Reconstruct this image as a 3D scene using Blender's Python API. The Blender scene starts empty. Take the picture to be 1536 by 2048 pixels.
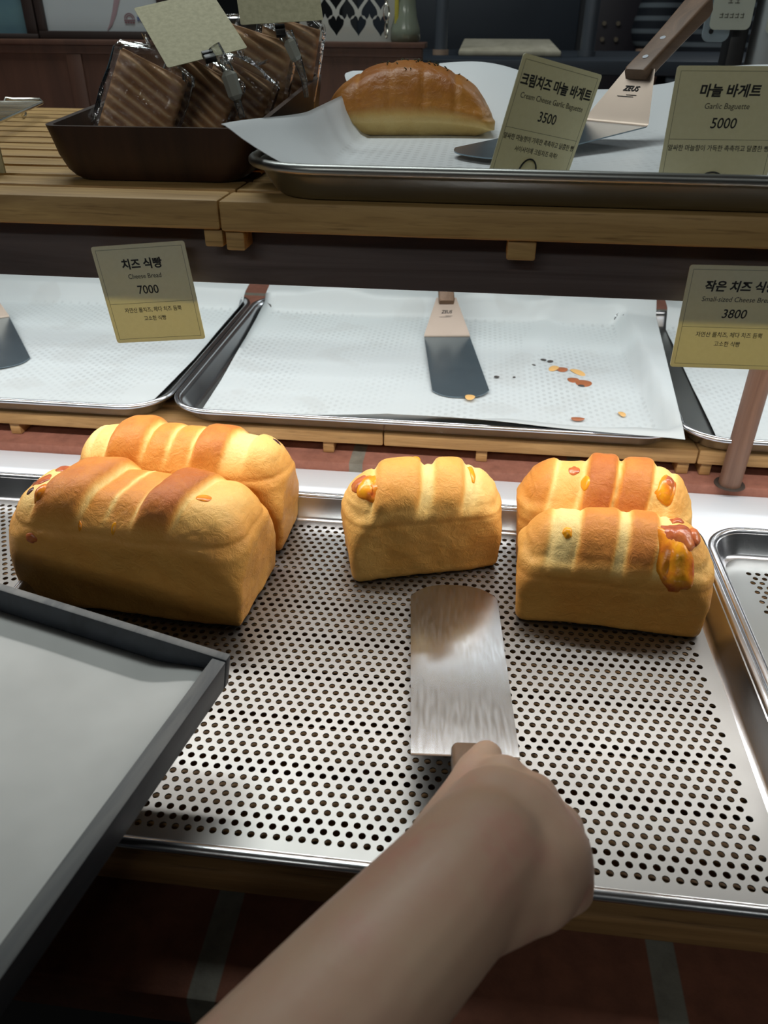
import bpy, bmesh, math, random
import numpy as np
from mathutils import Vector, Matrix, noise, Euler
from mathutils.bvhtree import BVHTree

SC = bpy.context.scene
COL = SC.collection
PI = math.pi
random.seed(7)

# ------------------------------------------------------------------ camera
cam_d = bpy.data.cameras.new('camera')
cam = bpy.data.objects.new('camera', cam_d)
COL.objects.link(cam)
p_, y_, r_ = math.radians(32.4), math.radians(6.4), math.radians(0.38)
fwd = Vector((-math.sin(y_) * math.cos(p_), math.cos(y_) * math.cos(p_), -math.sin(p_)))
rt0 = Vector((math.cos(y_), math.sin(y_), 0))
up0 = rt0.cross(fwd)
rt = math.cos(r_) * rt0 + math.sin(r_) * up0
up = -math.sin(r_) * rt0 + math.cos(r_) * up0
M = Matrix((rt, up, -fwd)).transposed().to_4x4()
M.translation = Vector((0, 0, 0.41))
cam.matrix_world = M
cam_d.sensor_fit = 'VERTICAL'
cam_d.sensor_height = 36.0
cam_d.lens = 1538.0 / 2048.0 * 36.0
cam_d.clip_start = 0.01
cam_d.clip_end = 50
cam_d.dof.use_dof = True
cam_d.dof.focus_distance = 0.62
cam_d.dof.aperture_fstop = 12.0
SC.camera = cam

# ------------------------------------------------------------------ world, lights, exposure
SC.view_settings.view_transform = 'Standard'
SC.view_settings.look = 'None'
SC.view_settings.exposure = 0.0
SC.view_settings.gamma = 1.0
SC.view_settings.use_curve_mapping = False
w = bpy.data.worlds.new('world')
SC.world = w
w.use_nodes = True
w.node_tree.nodes['Background'].inputs[0].default_value = (0.80, 0.90, 0.92, 1)
w.node_tree.nodes['Background'].inputs[1].default_value = 0.22
SC.cycles.max_bounces = 8
SC.cycles.transparent_max_bounces = 12
SC.cycles.sample_clamp_indirect = 6.0
SC.cycles.caustics_reflective = False
SC.cycles.caustics_refractive = False


def area(name, loc, sx, sy, watt, col=(1, 1, 1), spread=180, rot=(0, 0, 0)):
    d = bpy.data.lights.new(name, 'AREA')
    d.shape = 'RECTANGLE'
    d.size, d.size_y = sx, sy
    d.energy = watt
    d.color = col
    d.spread = math.radians(spread)
    o = bpy.data.objects.new(name, d)
    o.location = loc
    o.rotation_euler = rot
    COL.objects.link(o)
    return o


LED_C = (1.0, 0.98, 0.94)
area('led_light', (-0.10, 0.585, 0.2795), 2.3, 0.018, 5.0, LED_C)
area('led_light', (-0.10, 0.93, 0.2795), 2.3, 0.018, 2.6, (0.93, 0.98, 1.0), spread=150)
# unseen ceiling lamps of the shop; the last is an added fill lamp
area('unseen_lamp_light', (-0.5, 1.2, 1.64), 1.2, 0.3, 13.0, (0.93, 1.0, 0.98))
area('unseen_lamp_light', (1.3, 2.6, 1.64), 1.2, 0.3, 9.0, (0.9, 0.98, 1.0))
area('unseen_lamp_light', (-0.7, -1.9, 1.64), 1.6, 0.3, 20.0, (0.98, 1.0, 0.94))


area('unseen_lamp_light', (1.5, -1.5, 1.64), 1.2, 0.3, 4.0, (0.98, 1.0, 0.95))  # extra fill lamp, added to brighten the front faces of the upper shelf

# ------------------------------------------------------------------ materials
def lin(r, g, b):
    f = lambda c: (c / 255 / 12.92) if c <= 10 else ((c / 255 + 0.055) / 1.055) ** 2.4
    return (f(r), f(g), f(b), 1.0)


class NT:
    def __init__(s, name):
        s.m = bpy.data.materials.new(name)
        s.m.use_nodes = True
        s.t = s.m.node_tree
        s.n = s.t.nodes
        s.b = s.n['Principled BSDF']

    def node(s, typ, **kw):
        n = s.n.new(typ)
        for k, v in kw.items():
            setattr(n, k, v)
        return n

    def link(s, a, b):
        s.t.links.new(a, b)

    def set(s, **kw):
        for k, v in kw.items():
            s.b.inputs[k.replace('_', ' ')].default_value = v
        return s

    def coords(s, scale=(1, 1, 1), rot=(0, 0, 0), kind='Object'):
        tc = s.node('ShaderNodeTexCoord')
        mp = s.node('ShaderNodeMapping')
        mp.inputs['Scale'].default_value = scale
        mp.inputs['Rotation'].default_value = rot
        s.link(tc.outputs[kind], mp.inputs[0])
        return mp.outputs[0]

    def noise(s, vec, scale, detail=4, rough=0.55, dist=0.0):
        n = s.node('ShaderNodeTexNoise')
        n.inputs['Scale'].default_value = scale
        n.inputs['Detail'].default_value = detail
        n.inputs['Roughness'].default_value = rough
        n.inputs['Distortion'].default_value = dist
        s.link(vec, n.inputs['Vector'])
        return n.outputs['Fac']

    def ramp(s, fac, stops):
        r = s.node('ShaderNodeValToRGB')
        e = r.color_ramp.elements
        while len(e) < len(stops):
            e.new(0.5)
        for i, (p, c) in enumerate(stops):
            e[i].position = p
            e[i].color = c if len(c) == 4 else (*c, 1)
        s.link(fac, r.inputs[0])
        return r.outputs[0]

    def math(s, op, a, b=None):
        n = s.node('ShaderNodeMath', operation=op)
        for i, v in enumerate((a, b)):
            if v is None:
                continue
            if isinstance(v, (int, float)):
                n.inputs[i].default_value = v
            else:
                s.link(v, n.inputs[i])
        return n.outputs[0]

    def mix(s, fac, a, b, mode='MIX'):
        n = s.node('ShaderNodeMix', data_type='RGBA', blend_type=mode)
        for i, v in ((0, fac), (6, a), (7, b)):
            if isinstance(v, (int, float)):
                n.inputs[i].default_value = v
            elif isinstance(v, tuple):
                n.inputs[i].default_value = v
            else:
                s.link(v, n.inputs[i])
        return n.outputs[2]

    def bump(s, h, strength=0.3, dist=0.001):
        b = s.node('ShaderNodeBump')
        b.inputs['Strength'].default_value = strength
        b.inputs['Distance'].default_value = dist
        s.link(h, b.inputs['Height'])
        s.link(b.outputs[0], s.b.inputs['Normal'])
        return b

    def base(s, c):
        s.link(c, s.b.inputs['Base Color'])


def plain(name, col, rough=0.5, metal=0.0, **kw):
    t = NT(name)
    t.set(Base_Color=col, Roughness=rough, Metallic=metal)
    for k, v in kw.items():
        t.b.inputs[k.replace('_', ' ')].default_value = v
    return t.m


def wood(name, c1, c2, scale=(3, 60, 60), rough=0.55, bump=0.25, fleck=None):
    t = NT(name)
    v = t.coords(scale)
    n = t.noise(v, 1.0, 6, 0.6, 1.2)
    col = t.ramp(n, [(0.3, c1), (0.5, tuple((a + b) / 2 for a, b in zip(c1, c2))), (0.72, c2)])
    if fleck:
        v2 = t.coords((scale[0] * 3, scale[1] * 5, scale[2] * 5))
        n2 = t.noise(v2, 1.0, 3, 0.7)
        col = t.mix(t.ramp(n2, [(0.55, (0, 0, 0)), (0.75, (1, 1, 1))]), col, fleck)
    t.base(col)
    t.set(Roughness=rough)
    t.bump(n, bump, 0.0008)
    return t.m


M_slat = wood('pale_slat_wood', lin(150, 112, 66), lin(196, 156, 102), (6, 90, 90), 0.6, 0.3, lin(128, 92, 52))
M_slatshade = wood('shaded_slat_wood', lin(124, 92, 54), lin(158, 122, 78), (6, 90, 90), 0.65, 0.3, lin(100, 72, 42))  # slat wood with the shade under the front trays put into its colour
M_slatup = wood('golden_slat_wood', lin(156, 122, 72), lin(200, 164, 106), (6, 90, 90), 0.6, 0.3, lin(128, 96, 54))
M_valance = wood('dark_board_wood', lin(70, 60, 60), lin(98, 88, 88), (4, 70, 70), 0.55, 0.2)
M_walnut = wood('walnut_basket_wood', lin(38, 23, 15), lin(66, 42, 28), (40, 40, 6), 0.45, 0.2)
M_panel = wood('brown_panel_wood', lin(70, 46, 36), lin(92, 62, 48), (30, 30, 3), 0.5, 0.1)
M_post = wood('reddish_post_wood', lin(104, 76, 62), lin(134, 102, 84), (60, 60, 4), 0.5, 0.25)
M_handle = wood('spatula_handle_wood', lin(96, 74, 58), lin(136, 108, 86), (50, 6, 50), 0.5, 0.3)
M_tray = wood('black_tray_wood', lin(36, 41, 48), lin(56, 62, 70), (40, 6, 40), 0.5, 0.3)
M_traytop = wood('worn_black_edge_wood', lin(72, 76, 80), lin(124, 124, 122), (50, 8, 50), 0.6, 0.4)
M_black = plain('black_plastic', lin(24, 25, 28), 0.4)
M_ink = plain('dark_ink', lin(28, 28, 30), 0.7)
M_inkthin = plain('grey_ink', lin(88, 90, 84), 0.7)
M_line = plain('border_ink', lin(112, 110, 88), 0.7)
M_white = plain('white_laminate', lin(238, 246, 255), 0.35)
M_steel_dark = plain('grey_painted_steel', lin(84, 90, 98), 0.4, 0.3)
M_dark = plain('dark_kitchen_surface', lin(26, 30, 36), 0.6)
M_dark2 = plain('blue_black_metal', lin(38, 46, 56), 0.5, 0.2)


def metal(name, col, rough, scratch=0.0, aniso=0.0, scale=(400, 8, 400)):
    t = NT(name)
    v = t.coords(scale)
    n = t.noise(v, 1.0, 5, 0.6)
    v2 = t.coords((18, 18, 18))
    n2 = t.noise(v2, 1.0, 4, 0.6)
    t.set(Base_Color=col, Metallic=1.0, Roughness=rough)
    r = t.math('ADD', t.math('MULTIPLY', n2, 0.16), rough - 0.08)
    t.link(r, t.b.inputs['Roughness'])
    if scratch:
        t.bump(n, scratch, 0.0002)
    return t.m


M_alu = metal('perforated_aluminium', lin(154, 153, 151), 0.42, 0.12)
M_alurim = metal('polished_aluminium_rim', lin(206, 208, 212), 0.24, 0.1)
M_aluold = metal('dull_aluminium_rim', lin(160, 162, 160), 0.36, 0.1)
M_blade = metal('scratched_steel_blade', lin(182, 185, 188), 0.24, 0.0, scale=(500, 12, 400))
q = M_blade.node_tree
sc_n = q.nodes.new('ShaderNodeTexNoise')
sc_n.inputs['Scale'].default_value = 1.0
sc_n.inputs['Detail'].default_value = 4
sc_m = q.nodes.new('ShaderNodeMapping')
sc_m.inputs['Scale'].default_value = (420, 60, 100)
sc_m.inputs['Rotation'].default_value = (0, 0, 0.5)
sc_t = q.nodes.new('ShaderNodeTexCoord')
sc_a = q.nodes.new('ShaderNodeMapRange')
sc_a.inputs['From Min'].default_value, sc_a.inputs['From Max'].default_value = 0.35, 0.7
sc_a.inputs['To Min'].default_value, sc_a.inputs['To Max'].default_value = 0.21, 0.27
q.links.new(sc_t.outputs['Object'], sc_m.inputs[0])
q.links.new(sc_m.outputs[0], sc_n.inputs['Vector'])
q.links.new(sc_n.outputs['Fac'], sc_a.inputs['Value'])
q.links.new(sc_a.outputs[0], q.nodes['Principled BSDF'].inputs['Roughness'])
M_mirror = metal('mirror_steel_blade', lin(126, 142, 152), 0.24)
M_mirror.node_tree.nodes['Principled BSDF'].inputs['Metallic'].default_value = 0.72
M_satin = metal('satin_steel_neck', lin(150, 137, 126), 0.44, 0.1)
M_wire = metal('chrome_wire', lin(214, 214, 204), 0.2)
M_rivet = plain('rivet_metal', lin(206, 212, 222), 0.3, 0.6)


def paper_mat(name, col, dots, spot, zmax):
    t = NT(name)
    tc = t.node('ShaderNodeTexCoord')
    sp = t.node('ShaderNodeSeparateXYZ')
    t.link(tc.outputs['Object'], sp.inputs[0])
    P, Rr = 0.0075, 0.0065
    a = t.math('COSINE', t.math('MULTIPLY', sp.outputs[0], 2 * PI / P))
    bx = t.math('MULTIPLY', sp.outputs[0], PI / P)
    by = t.math('MULTIPLY', sp.outputs[1], PI / Rr)
    b = t.math('COSINE', t.math('ADD', bx, by))
    c = t.math('COSINE', t.math('SUBTRACT', bx, by))
    s = t.math('ADD', t.math('ADD', a, b), c)
    hole = t.ramp(t.math('MULTIPLY', t.math('ADD', s, 1.5), 1 / 4.5), [(0.42, (0, 0, 0)), (0.62, (1, 1, 1))])
    v = t.coords((1, 1, 1))
    nz = t.noise(v, 9.0, 3, 0.5)
    mask = t.ramp(nz, [(0.38, (0.05,) * 3), (0.66, (1, 1, 1))])
    m = t.mix(1.0, hole, mask, 'MULTIPLY')
    f = t.math('MULTIPLY', t.math('MULTIPLY', m, dots), t.math('LESS_THAN', sp.outputs[2], zmax))
    c1 = t.mix(f, col, lin(120, 124, 126))
    n2 = t.noise(v, 16.0, 2, 0.4)
    oil = t.ramp(n2, [(0.60, (0, 0, 0)), (0.66, (1, 1, 1))])
    c2 = t.mix(t.math('MULTIPLY', oil, spot), c1, lin(190, 194, 194))
    t.base(c2)
    t.set(Roughness=0.45)
    n3 = t.noise(v, 22.0, 3, 0.5)
    t.bump(n3, 0.25, 0.004)
    return t.m


M_paper = paper_mat('greaseproof_paper', lin(204, 211, 213), 0.26, 0.35, 0.0205)
M_paper_up = paper_mat('greaseproof_paper_shelf', lin(228, 233, 236), 0.24, 0.1, 0.3222)
t = NT('plain_tray_liner_paper')
nn = t.noise(t.coords((1, 1, 1)), 14, 3)
t.base(t.ramp(nn, [(0.3, lin(182, 184, 182)), (0.7, lin(200, 202, 200))]))
t.set(Roughness=0.6)
t.bump(nn, 0.15, 0.004)
M_liner = t.m

# card stock lets light through
t = NT('cream_card_stock')
nn = t.noise(t.coords((1, 1, 1)), 300, 3)
t.base(t.ramp(nn, [(0.3, lin(232, 232, 206)), (0.7, lin(238, 238, 214))]))
t.set(Roughness=0.55)
tr = t.node('ShaderNodeBsdfTranslucent')
tr.inputs[0].default_value = lin(228, 214, 150)
mx = t.node('ShaderNodeMixShader')
mx.inputs[0].default_value = 0.28
out = t.n['Material Output']
t.link(t.b.outputs[0], mx.inputs[1])
t.link(tr.outputs[0], mx.inputs[2])
t.link(mx.outputs[0], out.inputs[0])
M_card = t.m
t = NT('beige_card_back')
nn = t.noise(t.coords((1, 1, 1)), 260, 4)
t.base(t.ramp(nn, [(0.3, lin(170, 165, 132)), (0.7, lin(192, 188, 154))]))
t.set(Roughness=0.7)
M_cardback = t.m


def clear(name, tint, gloss=0.12, rough=0.08):
    t = NT(name)
    t.n.remove(t.b)
    tb = t.node('ShaderNodeBsdfTransparent')
    tb.inputs[0].default_value = tint
    g = t.node('ShaderNodeBsdfGlossy')
    g.inputs['Roughness'].default_value = rough
    fr = t.node('ShaderNodeFresnel')
    fr.inputs[0].default_value = 1.45
    mxx = t.node('ShaderNodeMixShader')
    f = t.math('ADD', fr.outputs[0], gloss - 0.04)
    t.link(f, mxx.inputs[0])
    t.link(tb.outputs[0], mxx.inputs[1])
    t.link(g.outputs[0], mxx.inputs[2])
    v = t.coords((1, 1, 1))
    n = t.noise(v, 60, 4, 0.6, 1.5)
    b = t.node('ShaderNodeBump')
    b.inputs['Strength'].default_value = 0.8
    b.inputs['Distance'].default_value = 0.004
    t.link(n, b.inputs['Height'])
    t.link(b.outputs[0], g.inputs['Normal'])
    t.link(mxx.outputs[0], t.n['Material Output'].inputs[0])
    return t.m


M_cello = clear('cellophane', (0.96, 0.97, 0.97, 1), 0.075, 0.10)
M_plastic = clear('clear_plastic_clip', (0.86, 0.88, 0.86, 1), 0.16, 0.12)
M_milky = plain('milky_plastic', lin(188, 190, 180), 0.3, 0.0, Transmission_Weight=0.25)


# bread crust: attribute "bake" 0 pale dough .. 1 dark crust
def crust(name, stops, bumpk=0.35, rough=0.48):
    t = NT(name)
    at = t.node('ShaderNodeAttribute', attribute_name='bake')
    v = t.coords((1, 1, 1))
    n = t.noise(v, 45, 5, 0.6)
    n2 = t.noise(v, 320, 4, 0.7)
    n3 = t.noise(v, 110, 5, 0.65, 2.0)
    f = t.math('ADD', at.outputs['Fac'], t.math('MULTIPLY', t.math('SUBTRACT', n, 0.5), 0.30))
    f = t.math('ADD', f, t.math('MULTIPLY', t.math('SUBTRACT', n2, 0.5), 0.12))
    t.base(t.ramp(f, stops))
    t.set(Roughness=rough, Specular_IOR_Level=0.35)
    h = t.math('ADD', t.math('MULTIPLY', n2, 0.35), n3)
    t.bump(h, bumpk * 1.5, 0.0018)
    return t.m


M_crust = crust('loaf_crust', [(0.0, lin(250, 222, 150)), (0.25, lin(244, 202, 122)), (0.5, lin(234, 174, 90)), (0.75, lin(220, 146, 64)), (1.0, lin(184, 104, 46))])
M_crust2 = crust('glossy_garlic_crust', [(0.0, lin(216, 192, 132)), (0.3, lin(206, 166, 96)), (0.55, lin(190, 128, 58)), (0.8, lin(160, 92, 40)), (1.0, lin(112, 60, 30))], 0.3, 0.3)

t = NT('toasted_cheese')
v = t.coords((1, 1, 1))
n = t.noise(v, 62, 4, 0.55)
t.base(t.ramp(n, [(0.34, lin(240, 168, 34)), (0.5, lin(230, 140, 36)), (0.64, lin(200, 98, 42)), (0.8, lin(146, 64, 42))]))
t.set(Roughness=0.25)
t.bump(n, 0.5, 0.002)
M_cheese = t.m
t = NT('burnt_cheese')
v = t.coords((1, 1, 1))
n = t.noise(v, 80, 4, 0.55)
t.base(t.ramp(n, [(0.3, lin(212, 128, 66)), (0.5, lin(188, 98, 56)), (0.72, lin(130, 62, 50))]))
t.set(Roughness=0.25)
t.bump(n, 0.5, 0.002)
M_burnt = t.m
M_yolk = plain('orange_cheese', lin(236, 158, 24), 0.3)
M_char = plain('charred_cheese', lin(70, 34, 38), 0.35)
M_herb = plain('dried_herb', lin(52, 60, 34), 0.7)

t = NT('grilled_waffle')
v = t.coords((1, 1, 1))
n = t.noise(v, 70, 5, 0.6)
at = t.node('ShaderNodeAttribute', attribute_name='bake')
f = t.math('ADD', at.outputs['Fac'], t.math('MULTIPLY', t.math('SUBTRACT', n, 0.5), 0.5))
t.base(t.ramp(f, [(0.1, lin(236, 196, 150)), (0.5, lin(206, 158, 114)), (0.95, lin(148, 106, 74))]))
t.set(Roughness=0.7)
t.bump(n, 0.3, 0.002)
M_waffle = t.m

# skin
t = NT('skin')
v = t.coords((1, 1, 1))
n = t.noise(v, 26, 4, 0.6)
n2 = t.noise(v, 500, 3, 0.6)
col = t.ramp(n, [(0.3, lin(198, 168, 144)), (0.55, lin(196, 160, 138)), (0.75, lin(198, 146, 130))])
t.base(col)
t.set(Roughness=0.5, Subsurface_Weight=0.12, Subsurface_Scale=0.01)
t.b.inputs['Subsurface Radius'].default_value = (1.0, 0.35, 0.2)
t.bump(n2, 0.12, 0.0006)
M_skin = t.m

# bricks
t = NT('red_brick')
v = t.coords((1, 1, 1))
bk = t.node('ShaderNodeTexBrick')
bk.offset = 0.0
bk.inputs['Scale'].default_value = 1.0
bk.inputs['Brick Width'].default_value = 0.252
bk.inputs['Row Height'].default_value = 0.5
bk.inputs['Mortar Size'].default_value = 0.0085
bk.inputs['Mortar Smooth'].default_value = 0.15
bk.inputs['Color1'].default_value = lin(172, 116, 98)
bk.inputs['Color2'].default_value = lin(160, 104, 86)
bk.inputs['Mortar'].default_value = lin(138, 134, 122)
mp = t.node('ShaderNodeMapping')
tc = t.node('ShaderNodeTexCoord')
mp.inputs['Location'].default_value = (1.128, 0.6, 0)
t.link(tc.outputs['Object'], mp.inputs[0])
t.link(mp.outputs[0], bk.inputs['Vector'])
n = t.noise(v, 60, 5, 0.65)
t.base(t.mix(0.55, bk.outputs[0], t.ramp(n, [(0.3, (0.35, 0.33, 0.32)), (0.7, (1, 1, 1))]), 'MULTIPLY'))
t.set(Roughness=0.85)
t.bump(n, 0.4, 0.002)
M_brick = t.m
M_brickshade = M_brick.copy()
M_brickshade.name = 'shaded_brown_brick'  # brick copy, darker brown: the front ledge's shade is put into the colour
for q in M_brickshade.node_tree.nodes:
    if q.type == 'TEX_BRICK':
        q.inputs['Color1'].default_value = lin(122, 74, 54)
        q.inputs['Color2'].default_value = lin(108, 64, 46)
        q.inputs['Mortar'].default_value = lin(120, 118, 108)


# ------------------------------------------------------------------ mesh helpers
def finish(bm, name, mat, parent=None, smooth=True, angle=35, loc=None, rotz=0.0):
    bmesh.ops.recalc_face_normals(bm, faces=bm.faces)
    me = bpy.data.meshes.new(name)
    bm.to_mesh(me)
    bm.free()
    return link(me, name, mat, parent, smooth, angle, loc, rotz)


def link(me, name, mat, parent=None, smooth=True, angle=35, loc=None, rotz=0.0):
    if smooth and len(me.polygons):
        me.polygons.foreach_set('use_smooth', [True] * len(me.polygons))
        me.set_sharp_from_angle(angle=math.radians(angle))
    for m in (mat if isinstance(mat, (list, tuple)) else [mat]):
        me.materials.append(m)
    o = bpy.data.objects.new(name, me)
    COL.objects.link(o)
    if parent is not None:
        o.parent = parent
    if loc is not None:
        o.location = loc
    o.rotation_euler = (0, 0, rotz)
    return o


def tag(o, label=None, cat=None, group=None, kind=None):
    if label:
        o['label'] = label
    if cat:
        o['category'] = cat
    if group:
        o['group'] = group
    if kind:
        o['kind'] = kind
    return o


def empty(name, loc, label, cat, group=None, rot=(0, 0, 0)):
    o = bpy.data.objects.new(name, None)
    o.empty_display_size = 0.02
    COL.objects.link(o)
    o.location = loc
    o.rotation_euler = rot
    return tag(o, label, cat, group)


def add_box(bm, lo, hi, bev=0.0, mat=None, seg=2):
    t = bmesh.new()
    bmesh.ops.create_cube(t, size=1.0)
    for v in t.verts:
        v.co = Vector(((lo[i] + hi[i]) / 2 + v.co[i] * (hi[i] - lo[i]) for i in range(3)))
    if bev > 0:
        bmesh.ops.bevel(t, geom=list(t.edges), offset=bev, segments=seg, profile=0.5, affect='EDGES')
    if mat is not None:
        t.transform(mat)
    merge(bm, t)


def merge(bm, t):
    me = bpy.data.meshes.new('tmp')
    t.to_mesh(me)
    t.free()
    bm.from_mesh(me)
    bpy.data.meshes.remove(me)


def add_loft(bm, rings, cap0=True, cap1=True, closed=True):
    vs = [[bm.verts.new(p) for p in r] for r in rings]
    n = len(rings[0])
    for a, b in zip(vs[:-1], vs[1:]):
        for i in range(n if closed else n - 1):
            j = (i + 1) % n
            bm.faces.new((a[i], a[j], b[j], b[i]))
    if cap0:
        bm.faces.new(list(reversed(vs[0])))
    if cap1:
        bm.faces.new(vs[-1])
    return vs


def add_tube(bm, pts, r, n=10):
    pts = [Vector(p) for p in pts]
    rr = r if isinstance(r, (list, tuple)) else [r] * len(pts)
    rings = []
    prev = None
    for i, p in enumerate(pts):
        d = (pts[min(i + 1, len(pts) - 1)] - pts[max(i - 1, 0)]).normalized()
        if prev is None:
            a = d.orthogonal().normalized()
        else:
            a = (prev - d * prev.dot(d)).normalized()
        prev = a
        b = d.cross(a)
        rings.append([p + (a * math.cos(2 * PI * k / n) + b * math.sin(2 * PI * k / n)) * rr[i] for k in range(n)])
    add_loft(bm, rings)


def add_lathe(bm, prof, c=(0, 0, 0), n=28):
    rings = [[Vector((c[0] + r * math.cos(2 * PI * k / n), c[1] + r * math.sin(2 * PI * k / n), c[2] + z)) for k in range(n)] for r, z in prof]
    add_loft(bm, rings)


def add_prism(bm, outline, z0, z1, mat=None):
    t = bmesh.new()
    add_loft(t, [[Vector((x, y, z0)) for x, y in outline], [Vector((x, y, z1)) for x, y in outline]])
    if mat is not None:
        t.transform(mat)
    merge(bm, t)


def rrect(x0, x1, y0, y1, r, n=6):
    pts = []
    for cx, cy, a0 in ((x1 - r, y1 - r, 0), (x0 + r, y1 - r, 90), (x0 + r, y0 + r, 180), (x1 - r, y0 + r, 270)):
        for k in range(n + 1):
            a = math.radians(a0 + 90 * k / n)
            pts.append((cx + r * math.cos(a), cy + r * math.sin(a)))
    return pts


def bake_mods(bm, mods, name='tmp'):
    me = bpy.data.meshes.new(name)
    bm.to_mesh(me)
    bm.free()
    o = bpy.data.objects.new(name, me)
    COL.objects.link(o)
    for typ, kw in mods:
        m = o.modifiers.new(typ, typ)
        for k, v in kw.items():
            setattr(m, k, v)
    dg = bpy.context.evaluated_depsgraph_get()
    dg.update()
    me2 = bpy.data.meshes.new_from_object(o.evaluated_get(dg))
    bpy.data.objects.remove(o)
    bpy.data.meshes.remove(me)
    return me2


def text_into(bm, body, size, x, y, z=0.0, align='CENTER', bold=0.0, shear=0.0, sx=1.0, extrude=0.00006):
    c = bpy.data.curves.new('t', 'FONT')
    c.body = body
    c.size = size
    c.align_x = align
    c.align_y = 'CENTER'
    c.offset = bold
    c.shear = shear
    c.extrude = extrude
    c.resolution_u = 3
    o = bpy.data.objects.new('t', c)
    COL.objects.link(o)
    dg = bpy.context.evaluated_depsgraph_get()
    dg.update()
    me = bpy.data.meshes.new_from_object(o.evaluated_get(dg))
    for v in me.vertices:
        v.co = Vector((v.co.x * sx + x, v.co.y + y, v.co.z + z))
    bm.from_mesh(me)
    bpy.data.objects.remove(o)
    bpy.data.curves.remove(c)
    bpy.data.meshes.remove(me)


def sstep(a, b, x):
    t = min(1.0, max(0.0, (x - a) / (b - a)))
    return t * t * (3 - 2 * t)


# ------------------------------------------------------------------ setting
def struct(name, lo, hi, mat, bev=0.0):
    bm = bmesh.new()
    add_box(bm, lo, hi, bev)
    return tag(finish(bm, name, mat), kind='structure')


t = NT('grey_floor_tile')
nn = t.noise(t.coords((1, 1, 1)), 8, 4)
t.base(t.ramp(nn, [(0.3, lin(70, 66, 62)), (0.7, lin(92, 88, 82))]))
t.set(Roughness=0.5)
M_floor = t.m
M_wall = plain('dim_plaster', lin(66, 70, 76), 0.8)
M_wallk = plain('dark_kitchen_wall', lin(30, 34, 38), 0.7)
M_ceil = plain('ceiling_white', lin(190, 192, 190), 0.8)
struct('floor', (-3.2, -2.4, -0.95), (3.2, 4.2, -0.85), M_floor)
struct('wall_back', (-3.2, 4.0, -0.85), (3.2, 4.1, 1.75), M_wallk)
struct('wall_left', (-3.1, -2.4, -0.85), (-3.0, 4.0, 1.75), M_wall)
struct('wall_right', (3.0, -2.4, -0.85), (3.1, 4.0, 1.75), M_wall)
struct('wall_front', (-3.2, -2.5, -0.85), (3.2, -2.4, 1.75), M_wall)
struct('ceiling', (-3.1, -2.4, 1.70), (3.1, 4.1, 1.78), M_ceil)

# brick counter with ledges
ctr = empty('brick_counter', (0, 0, -0.85), 'red brick counter with grey mortar joints carrying the whole bread display', 'counter')
bm = bmesh.new()
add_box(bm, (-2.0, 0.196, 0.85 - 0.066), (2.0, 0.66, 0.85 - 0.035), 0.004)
finish(bm, 'front_ledge', M_brickshade, ctr)
bm = bmesh.new()
add_box(bm, (-2.0, 0.772, 0.85 - 0.066), (2.0, 1.50, 0.85 - 0.0195), 0.0025)
finish(bm, 'back_ledge', M_brick, ctr)
bm = bmesh.new()
add_box(bm, (-2.0, 0.235, 0.0), (2.0, 1.46, 0.85 - 0.0665))
finish(bm, 'counter_body', M_dark, ctr)
bm = bmesh.new()
add_box(bm, (-2.0, 0.662, -0.060), (2.0, 0.7715, -0.030), 0.001)
tag(finish(bm, 'counter_strip', M_white), 'bright white laminate strip between the loaf tray and the brick ledge', 'counter strip')


# ------------------------------------------------------------------ slat racks
def slat_rack(x0, x1, y0, y1, ztop, th, label, cleats, mat, pitch=0.042, sw=0.031, group=None, cleat_h=0.0125, cy0=0.004):
    root = empty('slat_rack', ((x0 + x1) / 2, y0, ztop - th), label, 'slatted rack', group)
    ox, oy, oz = root.location
    bm = bmesh.new()
    add_box(bm, (x0 - ox, 0, 0), (x1 - ox, sw, th), 0.0022)
    finish(bm, 'front_rail', mat, root)
    bm = bmesh.new()
    y = y0 + pitch
    while y + sw <= y1 + 1e-4:
        add_box(bm, (x0 - ox, y - oy, 0.001), (x1 - ox, y - oy + sw, th - 0.0005), 0.0018)
        y += pitch
    finish(bm, 'slat_deck', mat, root)
    for cx, cw, ymax in cleats:
        bm = bmesh.new()
        add_box(bm, (cx - cw / 2 - ox, cy0, -cleat_h), (cx + cw / 2 - ox, (ymax or y1) - oy, -0.0002), 0.0012)
        finish(bm, 'cleat', mat, root)
    return root


slat_rack(-0.95, 0.95, 0.250, 0.640, -0.0035, 0.0185, 'low wooden slat rack under the front trays of loaves', [(-0.3, .02, None), (0.0, .02, None), (0.3, .02, None)], M_slatshade, cleat_h=0.0128)
slat_rack(-0.92, -0.0905, 0.790, 1.235, 0.0135, 0.0175, 'wooden slat rack on brick ledge behind the large loaves', [(-0.545, .013, None), (-0.1555, .013, None), (-0.8, .013, None)], M_slat, cleat_h=0.0150)
slat_rack(-0.0895, 0.262, 0.790, 1.235, 0.0135, 0.0175, 'wooden slat rack on brick ledge behind the small loaves', [(0.024, .013, None), (0.250, .013, None)], M_slat, cleat_h=0.0150)
slat_rack(0.263, 0.92, 0.790, 1.235, 0.0135, 0.0175, 'wooden slat rack on brick ledge behind the reddish post', [(0.275, .012, None), (0.6, .013, None)], M_slat, cleat_h=0.0150)
slat_rack(-0.95, -0.1640, 0.502, 1.085, 0.3152, 0.0185, 'upper wooden slat shelf under the walnut basket and wire rack', [(-0.1705, .0125, .5245), (-0.6, .013, .5245)], M_slatup, cleat_h=0.0115)
slat_rack(-0.1632, 0.95, 0.500, 1.085, 0.3152, 0.0190, 'upper wooden slat shelf under the garlic bread tray', [(-0.1555, .0125, .5245), (0.0295, .018, .5245), (0.4, .018, .5245)], M_slatup, cleat_h=0.0125)

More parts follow.
